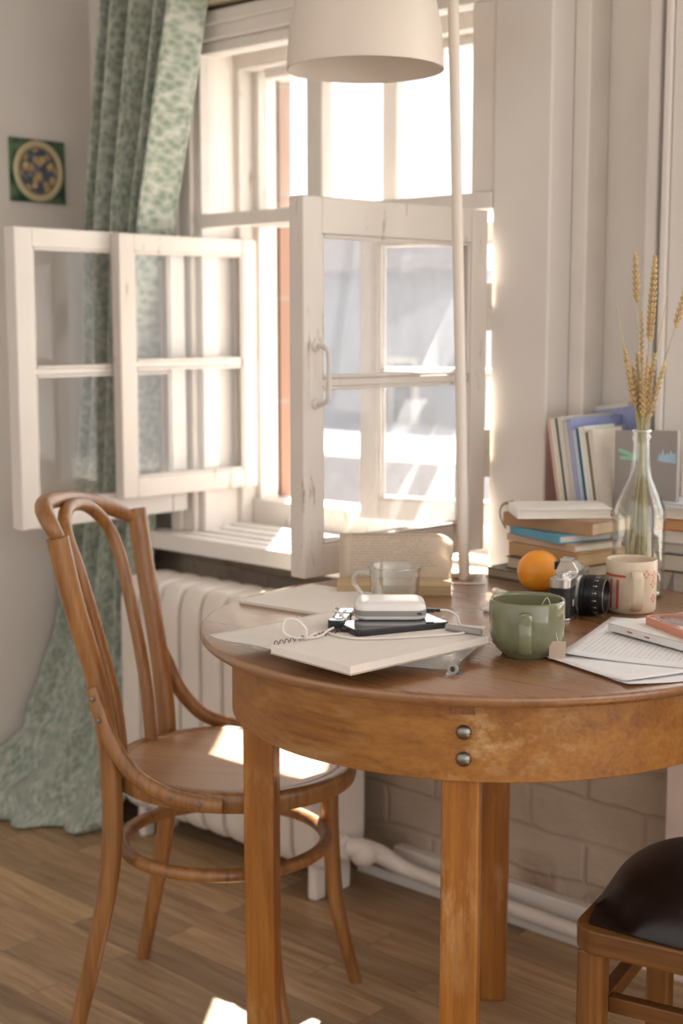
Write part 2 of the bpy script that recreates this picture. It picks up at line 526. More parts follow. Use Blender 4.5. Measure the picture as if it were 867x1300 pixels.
wbox(bm, -1.54, -1.5, 2.27, 2.44, 0.70, 1.87)
obj('reveal', bm, plain('reveal_paint', (0.80, 0.74, 0.68), 0.5, var=0.03), win, smooth=False)
bm = B()  # outer frame
wbox(bm, -2.49, -2.444, 2.325, 2.43, 0.70, 1.815); wbox(bm, -2.444, -2.425, 2.37, 2.43, 0.70, 1.815)
wbox(bm, -2.444, -1.54, 2.325, 2.43, 1.775, 1.815); wbox(bm, -2.40, -1.54, 2.365, 2.43, 1.755, 1.80)
wbox(bm, -2.444, -1.54, 2.36, 2.40, 1.416, 1.446); wbox(bm, -1.575, -1.54, 2.345, 2.43, 0.70, 1.815)
wbox(bm, -2.444, -1.54, 2.36, 2.46, 0.70, 0.765)
obj('outer_frame', bm, WHITE_OLD, win, smooth=False, bevel=0.003)
bm = B(); wbox(bm, -2.045, -2.003, 2.375, 2.41, 1.448, 1.765)
obj('muntin', bm, WHITE_CLEAN, win, smooth=False, bevel=0.004)
PANE = pane_mat('window_glass', 0.02)
PANE_DUSTY = pane_mat('dusty_window_glass', 0.11)
bm = B(); wbox(bm, -2.44, -2.112, 2.222, 2.225, 1.437, 1.79); wbox(bm, -2.066, -1.668, 2.222, 2.225, 1.437, 1.79)
obj('pane', bm, PANE, win, smooth=False)
bm = B(); wbox(bm, -2.425, -2.045, 2.39, 2.393, 1.448, 1.76); wbox(bm, -2.003, -1.575, 2.39, 2.393, 1.448, 1.76)
obj('pane', bm, PANE, win, smooth=False)
# right hand post (flat jamb board with its side board)
slab('trim_3', [(-1.612, -1.482, 2.195, 2.335, 0.70, 2.62)], WHITE, 0.004)
slab('trim_4', [(-1.482, -1.447, 2.265, 2.335, 0.70, 2.62)], WHITE_CLEAN, 0.004)
# the sill board
bm = B()
wbox(bm, -2.74, -1.05, 2.118, 2.235, 0.662, 0.70)
wbox(bm, -2.53, -1.05, 2.235, 2.335, 0.662, 0.70); wbox(bm, -2.46, -1.5, 2.335, 2.43, 0.662, 0.705)
for k, y in enumerate((2.155, 2.20, 2.25, 2.30)):   # raised strips standing in for the bands of sash shadow
    wbox(bm, -2.46, -1.62, y, y + 0.028, 0.70, 0.703 + 0.002 * k)
obj('window_sill', bm, painted_wood('sill_paint', (0.79, 0.75, 0.70), (0.5, 0.4, 0.3), 0.74), win, smooth=False, bevel=0.004)

def sash(hinge, ang, L, z0, z1, th, st, rt, rb, mun, mat, pane, label, handle=False, side=1, hinges=()):
    """local: x runs from the hinge to the free end, y = thickness, z up"""
    s = bpy.data.objects.new('sash', None); COL.objects.link(s); s.parent = win
    s.location = wl(hinge[0], hinge[1], 0.70); s.rotation_euler = (0, 0, ang); s['label'] = label
    z0 -= 0.7; z1 -= 0.7
    f = B()
    h = th / 2
    box(f, 0, st, -h, h, z0, z1); box(f, L - st, L, -h, h, z0, z1)
    box(f, st, L - st, -h * 0.92, h * 0.92, z1 - rt, z1); box(f, st, L - st, -h * 0.92, h * 0.92, z0, z0 + rb)
    zm = mun - 0.7
    box(f, st, L - st, -h * 0.6, h * 0.6, zm - 0.007, zm + 0.007)
    # glazing bead
    for sy in (-1, 1):
        y0, y1 = sorted((sy * h * 0.45, sy * h * 0.85))
        for a, b in ((z0 + rb, zm - 0.007), (zm + 0.007, z1 - rt)):
            box(f, st, st + 0.006, y0, y1, a, b); box(f, L - st - 0.006, L - st, y0, y1, a, b)
            box(f, st + 0.006, L - st - 0.006, y0, y1, b - 0.006, b); box(f, st + 0.006, L - st - 0.006, y0, y1, a, a + 0.006)
    obj('sash_frame', f, mat, s, smooth=False, bevel=0.003)
    for a, b in ((z0 + rb, zm - 0.007), (zm + 0.007, z1 - rt)):
        g = B(); box(g, st - 0.003, L - st + 0.003, -0.0015, 0.0015, a - 0.003, b + 0.003)
        obj('pane', g, pane, s, smooth=False)
    if handle:
        g = B()
        x = L - 0.028; y = side * h
        tube(g, [(x, y - side * 0.003, 1.052 - 0.7), (x, y + side * 0.014, 1.052 - 0.7), (x, y + side * 0.030, 1.060 - 0.7), (x, y + side * 0.033, 1.085 - 0.7), (x, y + side * 0.033, 1.12 - 0.7),
                 (x, y + side * 0.030, 1.142 - 0.7), (x, y + side * 0.014, 1.150 - 0.7), (x, y - side * 0.003, 1.150 - 0.7)], 0.0042, 10, 6)
        for z in (1.052, 1.150):
            M = Matrix.Translation((x, y, z - 0.7)) @ Matrix.Rotation(-side * PI / 2, 4, 'X')
            lathe(g, [(0, 0), (0.010, 0), (0.009, 0.003), (0.004, 0.006), (0, 0.006)], 16, M=M)
        tag(obj('handle', g, plain('handle_paint', (0.62, 0.57, 0.52), 0.3, var=0.04), s), 'curved white painted pull handle')
    for (a, b) in hinges:
        g = B(); c = (a + b) / 2 - 0.7
        box(g, -0.014, 0.004, -h - 0.004, -h + 0.002 if side < 0 else h, a - 0.7, b - 0.7)
        tube(g, [(-0.008, side * h * 0.9, a - 0.7), (-0.008, side * h * 0.9, c - 0.003)], 0.0055, 10, smooth=False)
        tube(g, [(-0.008, side * h * 0.9, c + 0.003), (-0.008, side * h * 0.9, b - 0.7)], 0.0055, 10, smooth=False)
        obj('hinge', g, plain('hinge_paint', (0.60, 0.54, 0.47), 0.4, var=0.04), s)
    return s
# angle of a sash that runs from hinge h to free end e
def aim(h, e): return math.atan2(e[1] - h[1], e[0] - h[0])
def ln(h, e): return math.hypot(e[0] - h[0], e[1] - h[1])
h, e = (-1.624, 2.176), (-1.658, 1.706)
sash(h, aim(h, e), ln(h, e), 0.752, 1.400, 0.036, 0.045, 0.062, 0.055, 1.087, WHITE_OLD, PANE_DUSTY,
     'white casement with pull handle, swung into the room behind the open book', True, 1, ((1.175, 1.264), (0.894, 0.986)))
h, e = (-2.487, 2.172), (-2.487, 1.708)
sash(h, aim(h, e), ln(h, e), 0.753, 1.388, 0.036, 0.045, 0.040, 0.052, 1.087, WHITE, PANE,
     'leftmost white casement, swung in beside the left wall', False, 1)
h, e = (-2.425, 2.345), (-2.455, 1.958)
sash(h, aim(h, e), ln(h, e), 0.800, 1.385, 0.032, 0.040, 0.036, 0.045, 1.098, WHITE_OLD, PANE,
     'chipped outer casement folded in before the leftmost one', False, 1)
h, e = (-1.585, 2.36), (-1.965, 2.222)
sash(h, aim(h, e), ln(h, e), 0.775, 1.392, 0.034, 0.042, 0.040, 0.045, 1.085, WHITE, PANE,
     'outer casement ajar, seen through the glass of the one with the handle', False, 1)

# ------------------------------------------------------------------ window 2 (its left casing shows at the right edge)
win2 = struct_empty('window_2', (-0.72, 2.3, 0.75))
bm = B()
box(bm, -0.600, -0.575, -0.045, 0.035, -0.05, 1.9); box(bm, -0.575, -0.560, -0.025, 0.03, -0.05, 1.9)
box(bm, -0.560, -0.545, -0.06, 0.03, -0.05, 1.9)
box(bm, -0.545, -0.50, -0.055, 0.03, -0.05, 1.5)
box(bm, 0.42, 0.47, -0.06, 0.035, -0.05, 1.5); box(bm, -0.50, 0.42, -0.05, 0.03, 1.45, 1.5); box(bm, -0.50, 0.42, -0.05, 0.03, -0.05, 0.0)
box(bm, -0.05, 0.0, -0.03, 0.01, 0, 1.45)
obj('frame', bm, WHITE, win2, smooth=False, bevel=0.004)
bm = B(); box(bm, -0.5, 0.42, 0.0, 0.003, 0, 1.45)
obj('pane', bm, PANE, win2, smooth=False)
# ------------------------------------------------------------------ radiator and pipe
RAD = plain('radiator_enamel', (0.72, 0.66, 0.60), 0.35, var=0.04, vs=6)
rad = thing('radiator', 'cream cast iron column radiator standing under the window sill', 'radiator', (-2.18, 2.06, 0))
def rad_section():
    bm = B()
    # outline of one column section in the y-z plane, rounded shoulders top and bottom
    out = []
    for (cy, cz, a0) in ((0.045, 0.545, 0), (-0.045, 0.545, 90), (-0.045, 0.125, 180), (0.045, 0.125, 270)):
        for k in range(7):
            a = math.radians(a0 + 15 * k)
            out.append((cy + 0.038 * math.cos(a), cz + (0.055 if cz < 0.3 else 0.075) * math.sin(a)))
    n = len(out)
    prof = [(-0.031, 0.80), (-0.028, 0.90), (-0.018, 0.975), (0, 1.0), (0.018, 0.975), (0.028, 0.90), (0.031, 0.80)]
    rings = []
    cz = 0.335
    for x, s in prof:
        ins = (1 - s) * 0.09
        ring = []
        for (y, z) in out:
            yy = y * (1 - ins * 9 * 0.3 / 0.3 * 0.35) ; dz = z - cz
            zz = cz + dz * (1 - ins * 0.9)
            ring.append(bm.verts.new((x, yy, zz)))
        rings.append(ring)
    for a, b in zip(rings[:-1], rings[1:]):
        for i in range(n):
            bm.faces.new((a[i], a[(i + 1) % n], b[(i + 1) % n], b[i]))
    bm.faces.new(rings[0][::-1]); bm.faces.new(rings[-1])
    # rounded foot nipples
    ball(bm, (0, -0.03, 0.098), 0.026, (0.95, 1.5, 1.35), 14, 8)
    return bm
first = None
for k in range(9):
    if first is None:
        first = obj('radiator_section', rad_section(), RAD, rad, sub=1)
        o = first
    else:
        o = first.copy(); COL.objects.link(o); o.parent = rad
    o.location = (-0.28 + 0.0685 * k, 0, 0)
bm = B(); tube(bm, [(-0.31, 0, 0.56), (0.30, 0, 0.56)], 0.02, 14, smooth=False)
obj('header_pipe', bm, RAD, rad)
bm = B(); tube(bm, [(-0.31, 0, 0.11), (0.30, 0, 0.11)], 0.02, 14, smooth=False)
obj('header_pipe', bm, RAD, rad)
bm = B(); lathe(bm, [(0, 0), (0.028, 0), (0.028, 0.02), (0.022, 0.024), (0, 0.024)], 6, M=Matrix.Translation((0.295, 0, 0.11)) @ Matrix.Rotation(PI / 2, 4, 'Y'))
obj('plug', bm, RAD, rad, smooth=False)
bm = B(); lathe(bm, [(0, 0), (0.028, 0), (0.028, 0.02), (0.022, 0.024), (0, 0.024)], 6, M=Matrix.Translation((0.295, 0, 0.56)) @ Matrix.Rotation(PI / 2, 4, 'Y'))
obj('plug', bm, RAD, rad, smooth=False)
for x in (-0.28, 0.268):
    for ya, yb in ((-0.055, -0.022), (0.022, 0.055)):
        bm = B(); box(bm, x - 0.012, x + 0.012, ya, yb, 0, 0.09)
        obj('foot', bm, RAD, rad, smooth=False, bevel=0.006)
bm = B()
tube(bm, [(-1.872, 2.07, 0.11), (-1.845, 2.09, 0.105), (-1.83, 2.13, 0.085), (-1.80, 2.158, 0.06), (-1.74, 2.165, 0.052), (-1.5, 2.168, 0.045), (-1.25, 2.17, 0.04)],
     [0.022, 0.022, 0.021, 0.017, 0.015, 0.015, 0.015], 14, 8)
ball(bm, (-1.845, 2.092, 0.095), 0.028, (1.1, 1, 1), 14, 8)
tag(obj('heating_pipe', bm, RAD), 'cream heating pipe running along the floor from the radiator under the brick wall', 'pipe')

# ------------------------------------------------------------------ curtain
def curtain_mat():
    m = bpy.data.materials.new('curtain_brocade')
    nt, N, L, p = nodes(m)
    tc = N.new('ShaderNodeTexCoord'); mp = N.new('ShaderNodeMapping'); L.new(tc.outputs['UV'], mp.inputs[0])
    mp.inputs['Scale'].default_value = (48, 100, 1)
    v = mp.outputs[0]
    vo = N.new('ShaderNodeTexVoronoi'); vo.inputs['Scale'].default_value = 1.6
    ws = mix_rgb(nt, 0.35, v, noise(nt, v, 2.5, 3), 'ADD')
    L.new(ws, vo.inputs['Vector'])
    wv = N.new('ShaderNodeTexWave'); wv.wave_type = 'RINGS'; wv.inputs['Scale'].default_value = 0.5; wv.inputs['Distortion'].default_value = 14
    wv.inputs['Detail'].default_value = 2
    L.new(v, wv.inputs['Vector'])
    mm = N.new('ShaderNodeMath'); mm.operation = 'MULTIPLY_ADD'; mm.inputs[1].default_value = 0.5
    L.new(vo.outputs['Distance'], mm.inputs[0]); 
    m2 = N.new('ShaderNodeMath'); m2.operation = 'MULTIPLY'; m2.inputs[1].default_value = 0.62
    L.new(noise(nt, v, 0.9, 5, 0.65, 0.8), m2.inputs[0]); L.new(m2.outputs[0], mm.inputs[2])
    c = ramp(nt, mm.outputs[0], [(0.34, (0.21, 0.27, 0.205)), (0.52, (0.34, 0.39, 0.31)), (0.74, (0.56, 0.58, 0.51))])
    L.new(c, p.inputs['Base Color']); p.inputs['Roughness'].default_value = 0.7
    p.inputs['Sheen Weight'].default_value = 0.3
    out = N.get('Material Output')
    tl = N.new('ShaderNodeBsdfTranslucent'); L.new(c, tl.inputs[0])
    mx = N.new('ShaderNodeMixShader'); mx.inputs[0].default_value = 0.14
    L.new(p.outputs[0], mx.inputs[1]); L.new(tl.outputs[0], mx.inputs[2]); L.new(mx.outputs[0], out.inputs['Surface'])
    bump(nt, mm.outputs[0], p, 0.15, 0.002)
    return m
def lerp(keys, t):
    for (t0, a), (t1, b) in zip(keys[:-1], keys[1:]):
        if t <= t1:
            f = (t - t0) / (t1 - t0); f = f * f * (3 - 2 * f) if False else f
            return [x * (1 - f) + y * f for x, y in zip(a, b)]
    return list(keys[-1][1])
def curtain():
    bm = B()
    NU, NV = 150, 110
    # height keys: left x,y ; right x,y ; fold depth
    keys = [(0.0, (-2.57, 2.11, -2.30, 2.11, 0.050)), (0.224, (-2.625, 2.11, -2.345, 2.11, 0.048)), (0.416, (-2.70, 2.11, -2.47, 2.11, 0.042)), (0.56, (-2.735, 2.12, -2.53, 2.12, 0.036)),
            (0.70, (-2.80, 2.12, -2.56, 2.12, 0.026)), (0.82, (-2.853, 2.09, -2.545, 2.09, 0.026)), (0.92, (-2.852, 1.99, -2.535, 2.05, 0.032)),
            (0.97, (-2.85, 1.87, -2.535, 2.02, 0.034)), (1.0, (-2.84, 1.80, -2.53, 2.02, 0.034))]
    uvl = bm.loops.layers.uv.new('UV')
    H = 2.45
    grid = []
    for j in range(NV + 1):
        v = j / NV
        lx, ly, rx, ry, dep = lerp(keys, 1 - (1 - v) ** 1.0)
        z = H * (1 - v)
        row = []
        for i in range(NU + 1):
            u = i / NU
            ph = 2 * PI * (4.6 * u + 0.10 * math.sin(3 * v + 5 * u)) + 0.9 * v
            f = 1.25 * math.sin(ph) + 0.22 * math.sin(2.3 * ph + 1.3 + 2 * v)
            # low part: fewer, looser folds
            loose = max(0, (v - 0.72) / 0.28)
            g = math.sin(2 * PI * 2.1 * u + 1.0 + 1.5 * v) * 1.15 + 0.35 * math.sin(11 * u + 9 * v)
            w = f * (1 - loose) + g * loose
            x = lx + (rx - lx) * (u + 0.012 * math.sin(ph * 1.0 + 1.2)); y = ly + (ry - ly) * u - dep * w
            if v > 0.84:   # the hem breaks on the floor
                k = (v - 0.84) / 0.16
                y -= 0.07 * k * k * (0.5 + 0.5 * math.sin(2 * PI * 1.6 * u + 0.4)) + 0.02 * math.sin(23 * k + 6 * u) * k
                z2 = z + 0.012 * math.sin(15 * u + 12 * k) * k
            else: z2 = z
            x = max(x, XL + 0.012)
            row.append(bm.verts.new((x - (-2.6), y - 2.1, max(0.006, z2 if v < 0.995 else 0.006))))
        grid.append(row)
    for j in range(NV):
        for i in range(NU):
            f = bm.faces.new((grid[j][i], grid[j][i + 1], grid[j + 1][i + 1], grid[j + 1][i]))
            for lp, (a, b) in zip(f.loops, ((i, j), (i + 1, j), (i + 1, j + 1), (i, j + 1))):
                lp[uvl].uv = (a / NU * 1.0, b / NV)
    o = obj('curtain', bm, curtain_mat(), loc=(-2.6, 2.1, 0), solid=0.002, angle=180)
    tag(o, 'long sage green patterned curtain gathered at the left of the window', 'curtain')
curtain()

# ------------------------------------------------------------------ decorative tile on the left wall
def tile_mat():
    m = bpy.data.materials.new('glazed_tile')
    nt, N, L, p = nodes(m)
    v = coords(nt)     # y, z in the plane of the tile, centred
    sx = N.new('ShaderNodeSeparateXYZ'); L.new(v, sx.inputs[0])
    cb = N.new('ShaderNodeCombineXYZ'); L.new(sx.outputs[1], cb.inputs[0]); L.new(sx.outputs[2], cb.inputs[1])
    ln_ = N.new('ShaderNodeVectorMath'); ln_.operation = 'LENGTH'; L.new(cb.outputs[0], ln_.inputs[0])
    r = ln_.outputs['Value']
    def m1(op, a, b):
        n = N.new('ShaderNodeMath'); n.operation = op
        for k, x in enumerate((a, b)):
            if isinstance(x, (int, float)): n.inputs[k].default_value = x
            else: L.new(x, n.inputs[k])
        return n.outputs[0]
    vo = N.new('ShaderNodeTexVoronoi'); vo.inputs['Scale'].default_value = 42; L.new(v, vo.inputs['Vector'])
    scroll = ramp(nt, vo.outputs['Distance'], [(0.15, (0.50, 0.40, 0.20)), (0.42, (0.38, 0.26, 0.13)), (0.55, (0.08, 0.10, 0.14))])
    corner = ramp(nt, noise(nt, v, 30, 3), [(0.4, (0.02, 0.06, 0.04)), (0.65, (0.12, 0.18, 0.10))])
    ring = m1('MULTIPLY', m1('GREATER_THAN', r, 0.057), m1('LESS_THAN', r, 0.072))
    ring2 = m1('MULTIPLY', m1('GREATER_THAN', r, 0.052), m1('LESS_THAN', r, 0.057))
    c = mix_rgb(nt, m1('GREATER_THAN', r, 0.064), scroll, corner)
    c = mix_rgb(nt, ring, c, (0.52, 0.44, 0.27)); c = mix_rgb(nt, ring2, c, (0.22, 0.18, 0.12))
    L.new(c, p.inputs['Base Color']); p.inputs['Roughness'].default_value = 0.2
    return m
bm = B(); box(bm, 0.0, 0.010, -0.078, 0.078, -0.074, 0.074)
lathe(bm, [(0.058, 0.010), (0.060, 0.0135), (0.068, 0.0135), (0.071, 0.010)], 40, M=Matrix.Rotation(PI / 2, 4, 'Y'))
for k in range(7):
    a = 2 * PI * k / 7
    ball(bm, (0.009, 0.034 * math.cos(a), 0.034 * math.sin(a)), 0.012, (0.4, 1, 1), 10, 6)
ball(bm, (0.009, 0, 0), 0.015, (0.4, 1, 1), 10, 6)
o = obj('decorative_tile', bm, tile_mat(), loc=(XL + 0.0005, 2.055, 1.553))
tag(o, 'square green and ochre glazed tile with a round ornament on the left wall', 'wall tile')

# ------------------------------------------------------------------ round table
TX, TY = -1.2071, 1.6369
R_TOP, R_AP = 0.4177, 0.3715
table = thing('round_table', 'worn round wooden table with a deep bent apron, in front of the window', 'table', (TX, TY, 0), 0.0)
bm = B()
lathe(bm, [(0, 0.75), (R_TOP - 0.004, 0.75), (R_TOP - 0.0012, 0.7488), (R_TOP, 0.745), (R_TOP - 0.001, 0.740), (R_TOP - 0.005, 0.7352), (R_TOP - 0.010, 0.7335), (0, 0.7335)], 160)
obj('tabletop', bm, TABLE_TOP, table, angle=50)
def curved_band(r0, r1, z0, z1, a0=0, a1=2 * PI, n=160):
    bm = B(); rr = []
    full = abs(a1 - a0 - 2 * PI) < 1e-6
    m = n if full else n + 1
    for i in range(m):
        a = a0 + (a1 - a0) * i / n
        rr.append([bm.verts.new((r * math.cos(a), r * math.sin(a), z)) for r, z in ((r0, z0), (r1, z0), (r1, z1), (r0, z1))])
    for i in range(n):
        A = rr[i]; Q = rr[(i + 1) % m]
        for k in range(4): bm.faces.new((A[k], A[(k + 1) % 4], Q[(k + 1) % 4], Q[k]))
    if not full: bm.faces.new(rr[0]); bm.faces.new(rr[-1][::-1])
    return bm
obj('apron', curved_band(R_AP - 0.016, R_AP, 0.629, 0.7335), TABLE_APRON, table, bevel=0.0015)
LEGA = math.atan2(1.34842 - TY, -1.025 + 1.20708)
for k in range(4):
    a = LEGA + k * PI / 2
    bm = B()
    w = 0.0240
    vs = []
    for z, s in ((0, 0.94), (0.3, 1.0), (0.733, 1.0)):
        vs.append([bm.verts.new((x * w * s, y * w * s, z)) for x, y in ((-1, -1), (1, -1), (1, 1), (-1, 1))])
    for A, Q in zip(vs[:-1], vs[1:]):
        for i in range(4): bm.faces.new((A[i], A[(i + 1) % 4], Q[(i + 1) % 4], Q[i]))
    bm.faces.new(vs[0][::-1]); bm.faces.new(vs[-1])
    lg = obj('leg', bm, TABLE_LEG, table, smooth=False, bevel=0.004, loc=(0.3385 * math.cos(a), 0.3385 * math.sin(a), 0), rot=(0, 0, a + 0.0))
STEEL = plain('dull_steel', (0.24, 0.23, 0.21), 0.32, 1.0, var=0.08)
for k in range(4):
    a = LEGA + k * PI / 2 + 0.012
    for z in (0.692, 0.658):
        bm = B()
        M = Matrix.Translation((R_AP * math.cos(a), R_AP * math.sin(a), z)) @ Matrix.Rotation(a, 4, 'Z') @ Matrix.Rotation(PI / 2, 4, 'Y')
        lathe(bm, [(0.0095, -0.002), (0.0095, 0.0012), (0.0082, 0.0032), (0.005, 0.0052), (0.002, 0.0060), (0, 0.0061)], 24, M=M)
        obj('bolt', bm, STEEL, table)
# dovetail key over the front joint
a = LEGA + 0.008
bm = B()
M = Matrix.Translation((R_AP * math.cos(a), R_AP * math.sin(a), 0.7335)) @ Matrix.Rotation(a + PI / 2, 4, 'Z') @ Matrix.Rotation(PI / 2, 4, 'X')
prism(bm, [(-0.0105, 0), (0.0105, 0), (0.0150, -0.0185), (-0.0150, -0.0185)], -0.0022, 0.003, 0, M)
obj('joint_key', bm, wood('key_wood', (0.12, 0.04, 0.015), (0.22, 0.08, 0.025), (0.3, 0.12, 0.04), 'z', 0.5), table, smooth=False)

# ------------------------------------------------------------------ bentwood chair
chair = thing('bentwood_chair', 'honey brown bentwood chair with a round seat, left of the table', 'chair', (-1.681, 1.574, 0), math.radians(30.7))
bk = [(0, -0.233, 0.172), (0.15, -0.199, 0.158), (0.30, -0.171, 0.144), (0.46, -0.167, 0.139), (0.60, -0.182, 0.146), (0.75, -0.213, 0.168), (0.855, -0.232, 0.180)]
for s in (1, -1):
    bm = B()
    pts = [(x, s * y, z) for z, x, y in bk]
    tube(bm, pts, [0.0125, 0.0145, 0.0165, 0.0175, 0.0165, 0.0175, 0.0185], 16, 8)
    obj('back_leg', bm, CHAIR_WOOD, chair)
    bm = B()
    x0, y0 = (0.135, 0.130) if s > 0 else (0.088, 0.122)
    tube(bm, [(x0, s * y0, 0.45), (x0 + 0.002, s * y0, 0.40), (x0 + 0.004, s * (y0 + 0.004), 0.28), (x0 + 0.016, s * (y0 + 0.010), 0.14), (x0 + 0.045, s * (y0 + 0.026), 0.0)],
         [0.0165, 0.0165, 0.0155, 0.0135, 0.0115], 16, 8)
    obj('front_leg', bm, CHAIR_WOOD, chair)
# seat: bent ring with a slightly sunk plywood disc
rx, ry = 0.206, 0.192
def egg(a, k=1.0):
    c, s = math.cos(a), math.sin(a)
    return (rx * k * c, ry * k * s * (1 + 0.05 * c))
bm = B(); n = 96
prof = [(1.0, 0.428), (1.01, 0.436), (1.012, 0.447), (1.004, 0.456), (0.985, 0.4600), (0.90, 0.4600), (0.88, 0.457), (0.86, 0.45), (0.86, 0.428)]
rings = [[bm.verts.new((*egg(2 * PI * i / n, k), z)) for i in range(n)] for k, z in prof]
for q in range(len(prof)):
    A, Q = rings[q], rings[(q + 1) % len(prof)]
    for i in range(n): bm.faces.new((A[i], A[(i + 1) % n], Q[(i + 1) % n], Q[i]))
obj('seat_ring', bm, CHAIR_WOOD, chair, angle=60)
bm = B()
prof = [(0.884, 0.4585), (0.87, 0.4585), (0.6, 0.4555), (0.3, 0.454), (0.0, 0.4535)]
rings = []
for k, z in prof:
    rings.append([bm.verts.new((0, 0, z))] if k == 0 else [bm.verts.new((*egg(2 * PI * i / n, k), z)) for i in range(n)])
for A, Q in zip(rings[:-1], rings[1:]):
    for i in range(n):
        if len(Q) == 1: bm.faces.new((A[i], A[(i + 1) % n], Q[0]))
        else: bm.faces.new((A[i], A[(i + 1) % n], Q[(i + 1) % n], Q[i]))
obj('seat', bm, CHAIR_SEAT, chair)
bm = B(); tube(bm, [(-0.018 + 0.174 * math.cos(a), 0.168 * math.sin(a), 0.315) for a in [2 * PI * i / 24 for i in range(24)]], 0.0115, 14, 4, closed=True)
obj('stretcher_ring', bm, CHAIR_WOOD, chair)
bm = B()
tube(bm, [(-0.232, -0.172, 0.850), (-0.243, -0.176, 0.872), (-0.262, -0.158, 0.893), (-0.280, -0.110, 0.900), (-0.292, -0.03, 0.896), (-0.290, 0.05, 0.886), (-0.272, 0.115, 0.868), (-0.245, 0.160, 0.847), (-0.231, 0.172, 0.838)],
     [0.011, 0.0135, 0.0145, 0.0145, 0.014, 0.014, 0.014, 0.0125, 0.011], 16, 8)
obj('top_rail', bm, CHAIR_WOOD, chair)
bm = B()
tube(bm, [(-0.172, -0.072, 0.455), (-0.182, -0.076, 0.56), (-0.206, -0.086, 0.68), (-0.232, -0.098, 0.79), (-0.252, -0.095, 0.845), (-0.268, -0.060, 0.877), (-0.274, -0.005, 0.885), (-0.268, 0.050, 0.872),
          (-0.250, 0.084, 0.835), (-0.230, 0.090, 0.78), (-0.205, 0.082, 0.68), (-0.182, 0.074, 0.56), (-0.172, 0.070, 0.455)], 0.0115, 14, 8)
obj('back_hoop', bm, CHAIR_WOOD, chair)
for s in (1, -1):
    bm = B()
    tube(bm, [(-0.186, s * 0.165, 0.612), (-0.174, s * 0.167, 0.575), (-0.152, s * 0.171, 0.525), (-0.112, s * 0.181, 0.478), (-0.055, s * 0.197, 0.455), (0.0, s * 0.203, 0.446), (0.040, s * 0.203, 0.444)],
         [0.010, 0.0135, 0.0135, 0.0135, 0.0135, 0.0135, 0.0105], 14, 8, flat=0.62, up=(0, 1, 0))
    br = obj('hip_brace', bm, CHAIR_WOOD, chair)
    for (x, y, z) in ((-0.182, 0.176, 0.596), (-0.171, 0.178, 0.562), (-0.045, 0.207, 0.453), (0.005, 0.211, 0.446)):
        g = B()
        lathe(g, [(0, 0), (0.0042, 0), (0.0036, 0.0014), (0, 0.002)], 14, M=Matrix.Translation((x, s * y, z)) @ Matrix.Rotation(-s * PI / 2, 4, 'X'))
        obj('screw', g, plain('screw_steel', (0.35, 0.32, 0.3), 0.35, 1.0) if s == 1 and x < -0.18 else STEEL, br)

# ------------------------------------------------------------------ stool
SA = math.atan2(0.218, 0.976)
stool = thing('padded_stool', 'wooden stool with a domed dark brown leather seat at the right edge', 'stool', (-0.777, 1.647, 0), SA)
W = 0.37 / 2
bm = B(); prism(bm, rrect(2 * W, 2 * W - 0.02, 0.035, 6), 0.400, 0.432)
obj('seat_frame', bm, STOOL_WOOD, stool, smooth=False, bevel=0.003)
def cushion():
    bm = B(); n = 28
    grid = []
    for j in range(n + 1):
        row = []
        for i in range(n + 1):
            u = i / n * 2 - 1; v = j / n * 2 - 1
            # squircle mapping onto a rounded square
            m_ = max(abs(u), abs(v)); l = math.hypot(u, v) or 1
            k = (m_ / l) ** 0.30 if l > 0 else 1
            x, y = u * k * (W - 0.001) , v * k * (W - 0.011)
            e = max(abs(u), abs(v)); e2 = (abs(u) ** 3.2 + abs(v) ** 3.2) ** (1 / 3.2)
            z = 0.4365 + 0.060 * (max(0, 1 - min(1, e2) ** 2.6)) ** 0.55
            row.append(bm.verts.new((x, y, z)))
        grid.append(row)
    for j in range(n):
        for i in range(n):
            bm.faces.new((grid[j][i], grid[j][i + 1], grid[j + 1][i + 1], grid[j + 1][i]))
    edge = [grid[0][i] for i in range(n + 1)] + [grid[j][n] for j in range(1, n + 1)] + [grid[n][i] for i in range(n - 1, -1, -1)] + [grid[j][0] for j in range(n - 1, 0, -1)]
    low = [bm.verts.new((v.co.x * 0.997, v.co.y * 0.997, 0.4325)) for v in edge]
    for i in range(len(edge)):
        bm.faces.new((edge[i], edge[(i + 1) % len(edge)], low[(i + 1) % len(edge)], low[i]))
    bm.faces.new(low)
    return bm
def leather():
    m = bpy.data.materials.new('brown_leather')
    nt, N, L, p = nodes(m)
    v = coords(nt)
    L.new(ramp(nt, noise(nt, v, 8, 4), [(0.3, (0.008, 0.0035, 0.0028)), (0.7, (0.017, 0.008, 0.006))]), p.inputs['Base Color'])
    p.inputs['Roughness'].default_value = 0.36
    vo = N.new('ShaderNodeTexVoronoi'); vo.inputs['Scale'].default_value = 420; L.new(v, vo.inputs['Vector'])
    bump(nt, vo.outputs['Distance'], p, 0.25, 0.0008)
    return m
obj('cushion', cushion(), leather(), stool, angle=60)
for sx in (-1, 1):
    for sy in (-1, 1):
        bm = B(); box(bm, -0.0165, 0.0165, -0.0165, 0.0165, 0, 0.40)
        obj('leg', bm, STOOL_LEG, stool, smooth=False, bevel=0.003, loc=(sx * (W - 0.024), sy * (W - 0.036), 0))
for sx in (-1, 1):
    bm = B(); box(bm, -0.009, 0.009, -(W - 0.052), W - 0.052, 0.298, 0.322)
    obj('stretcher', bm, STOOL_WOOD, stool, smooth=False, bevel=0.002, loc=(sx * (W - 0.024), 0, 0))
bm = B(); box(bm, -(W - 0.033), W - 0.033, -0.009, 0.009, 0.298, 0.320)
obj('stretcher', bm, STOOL_WOOD, stool, smooth=False, bevel=0.002, loc=(0, -0.105, 0))

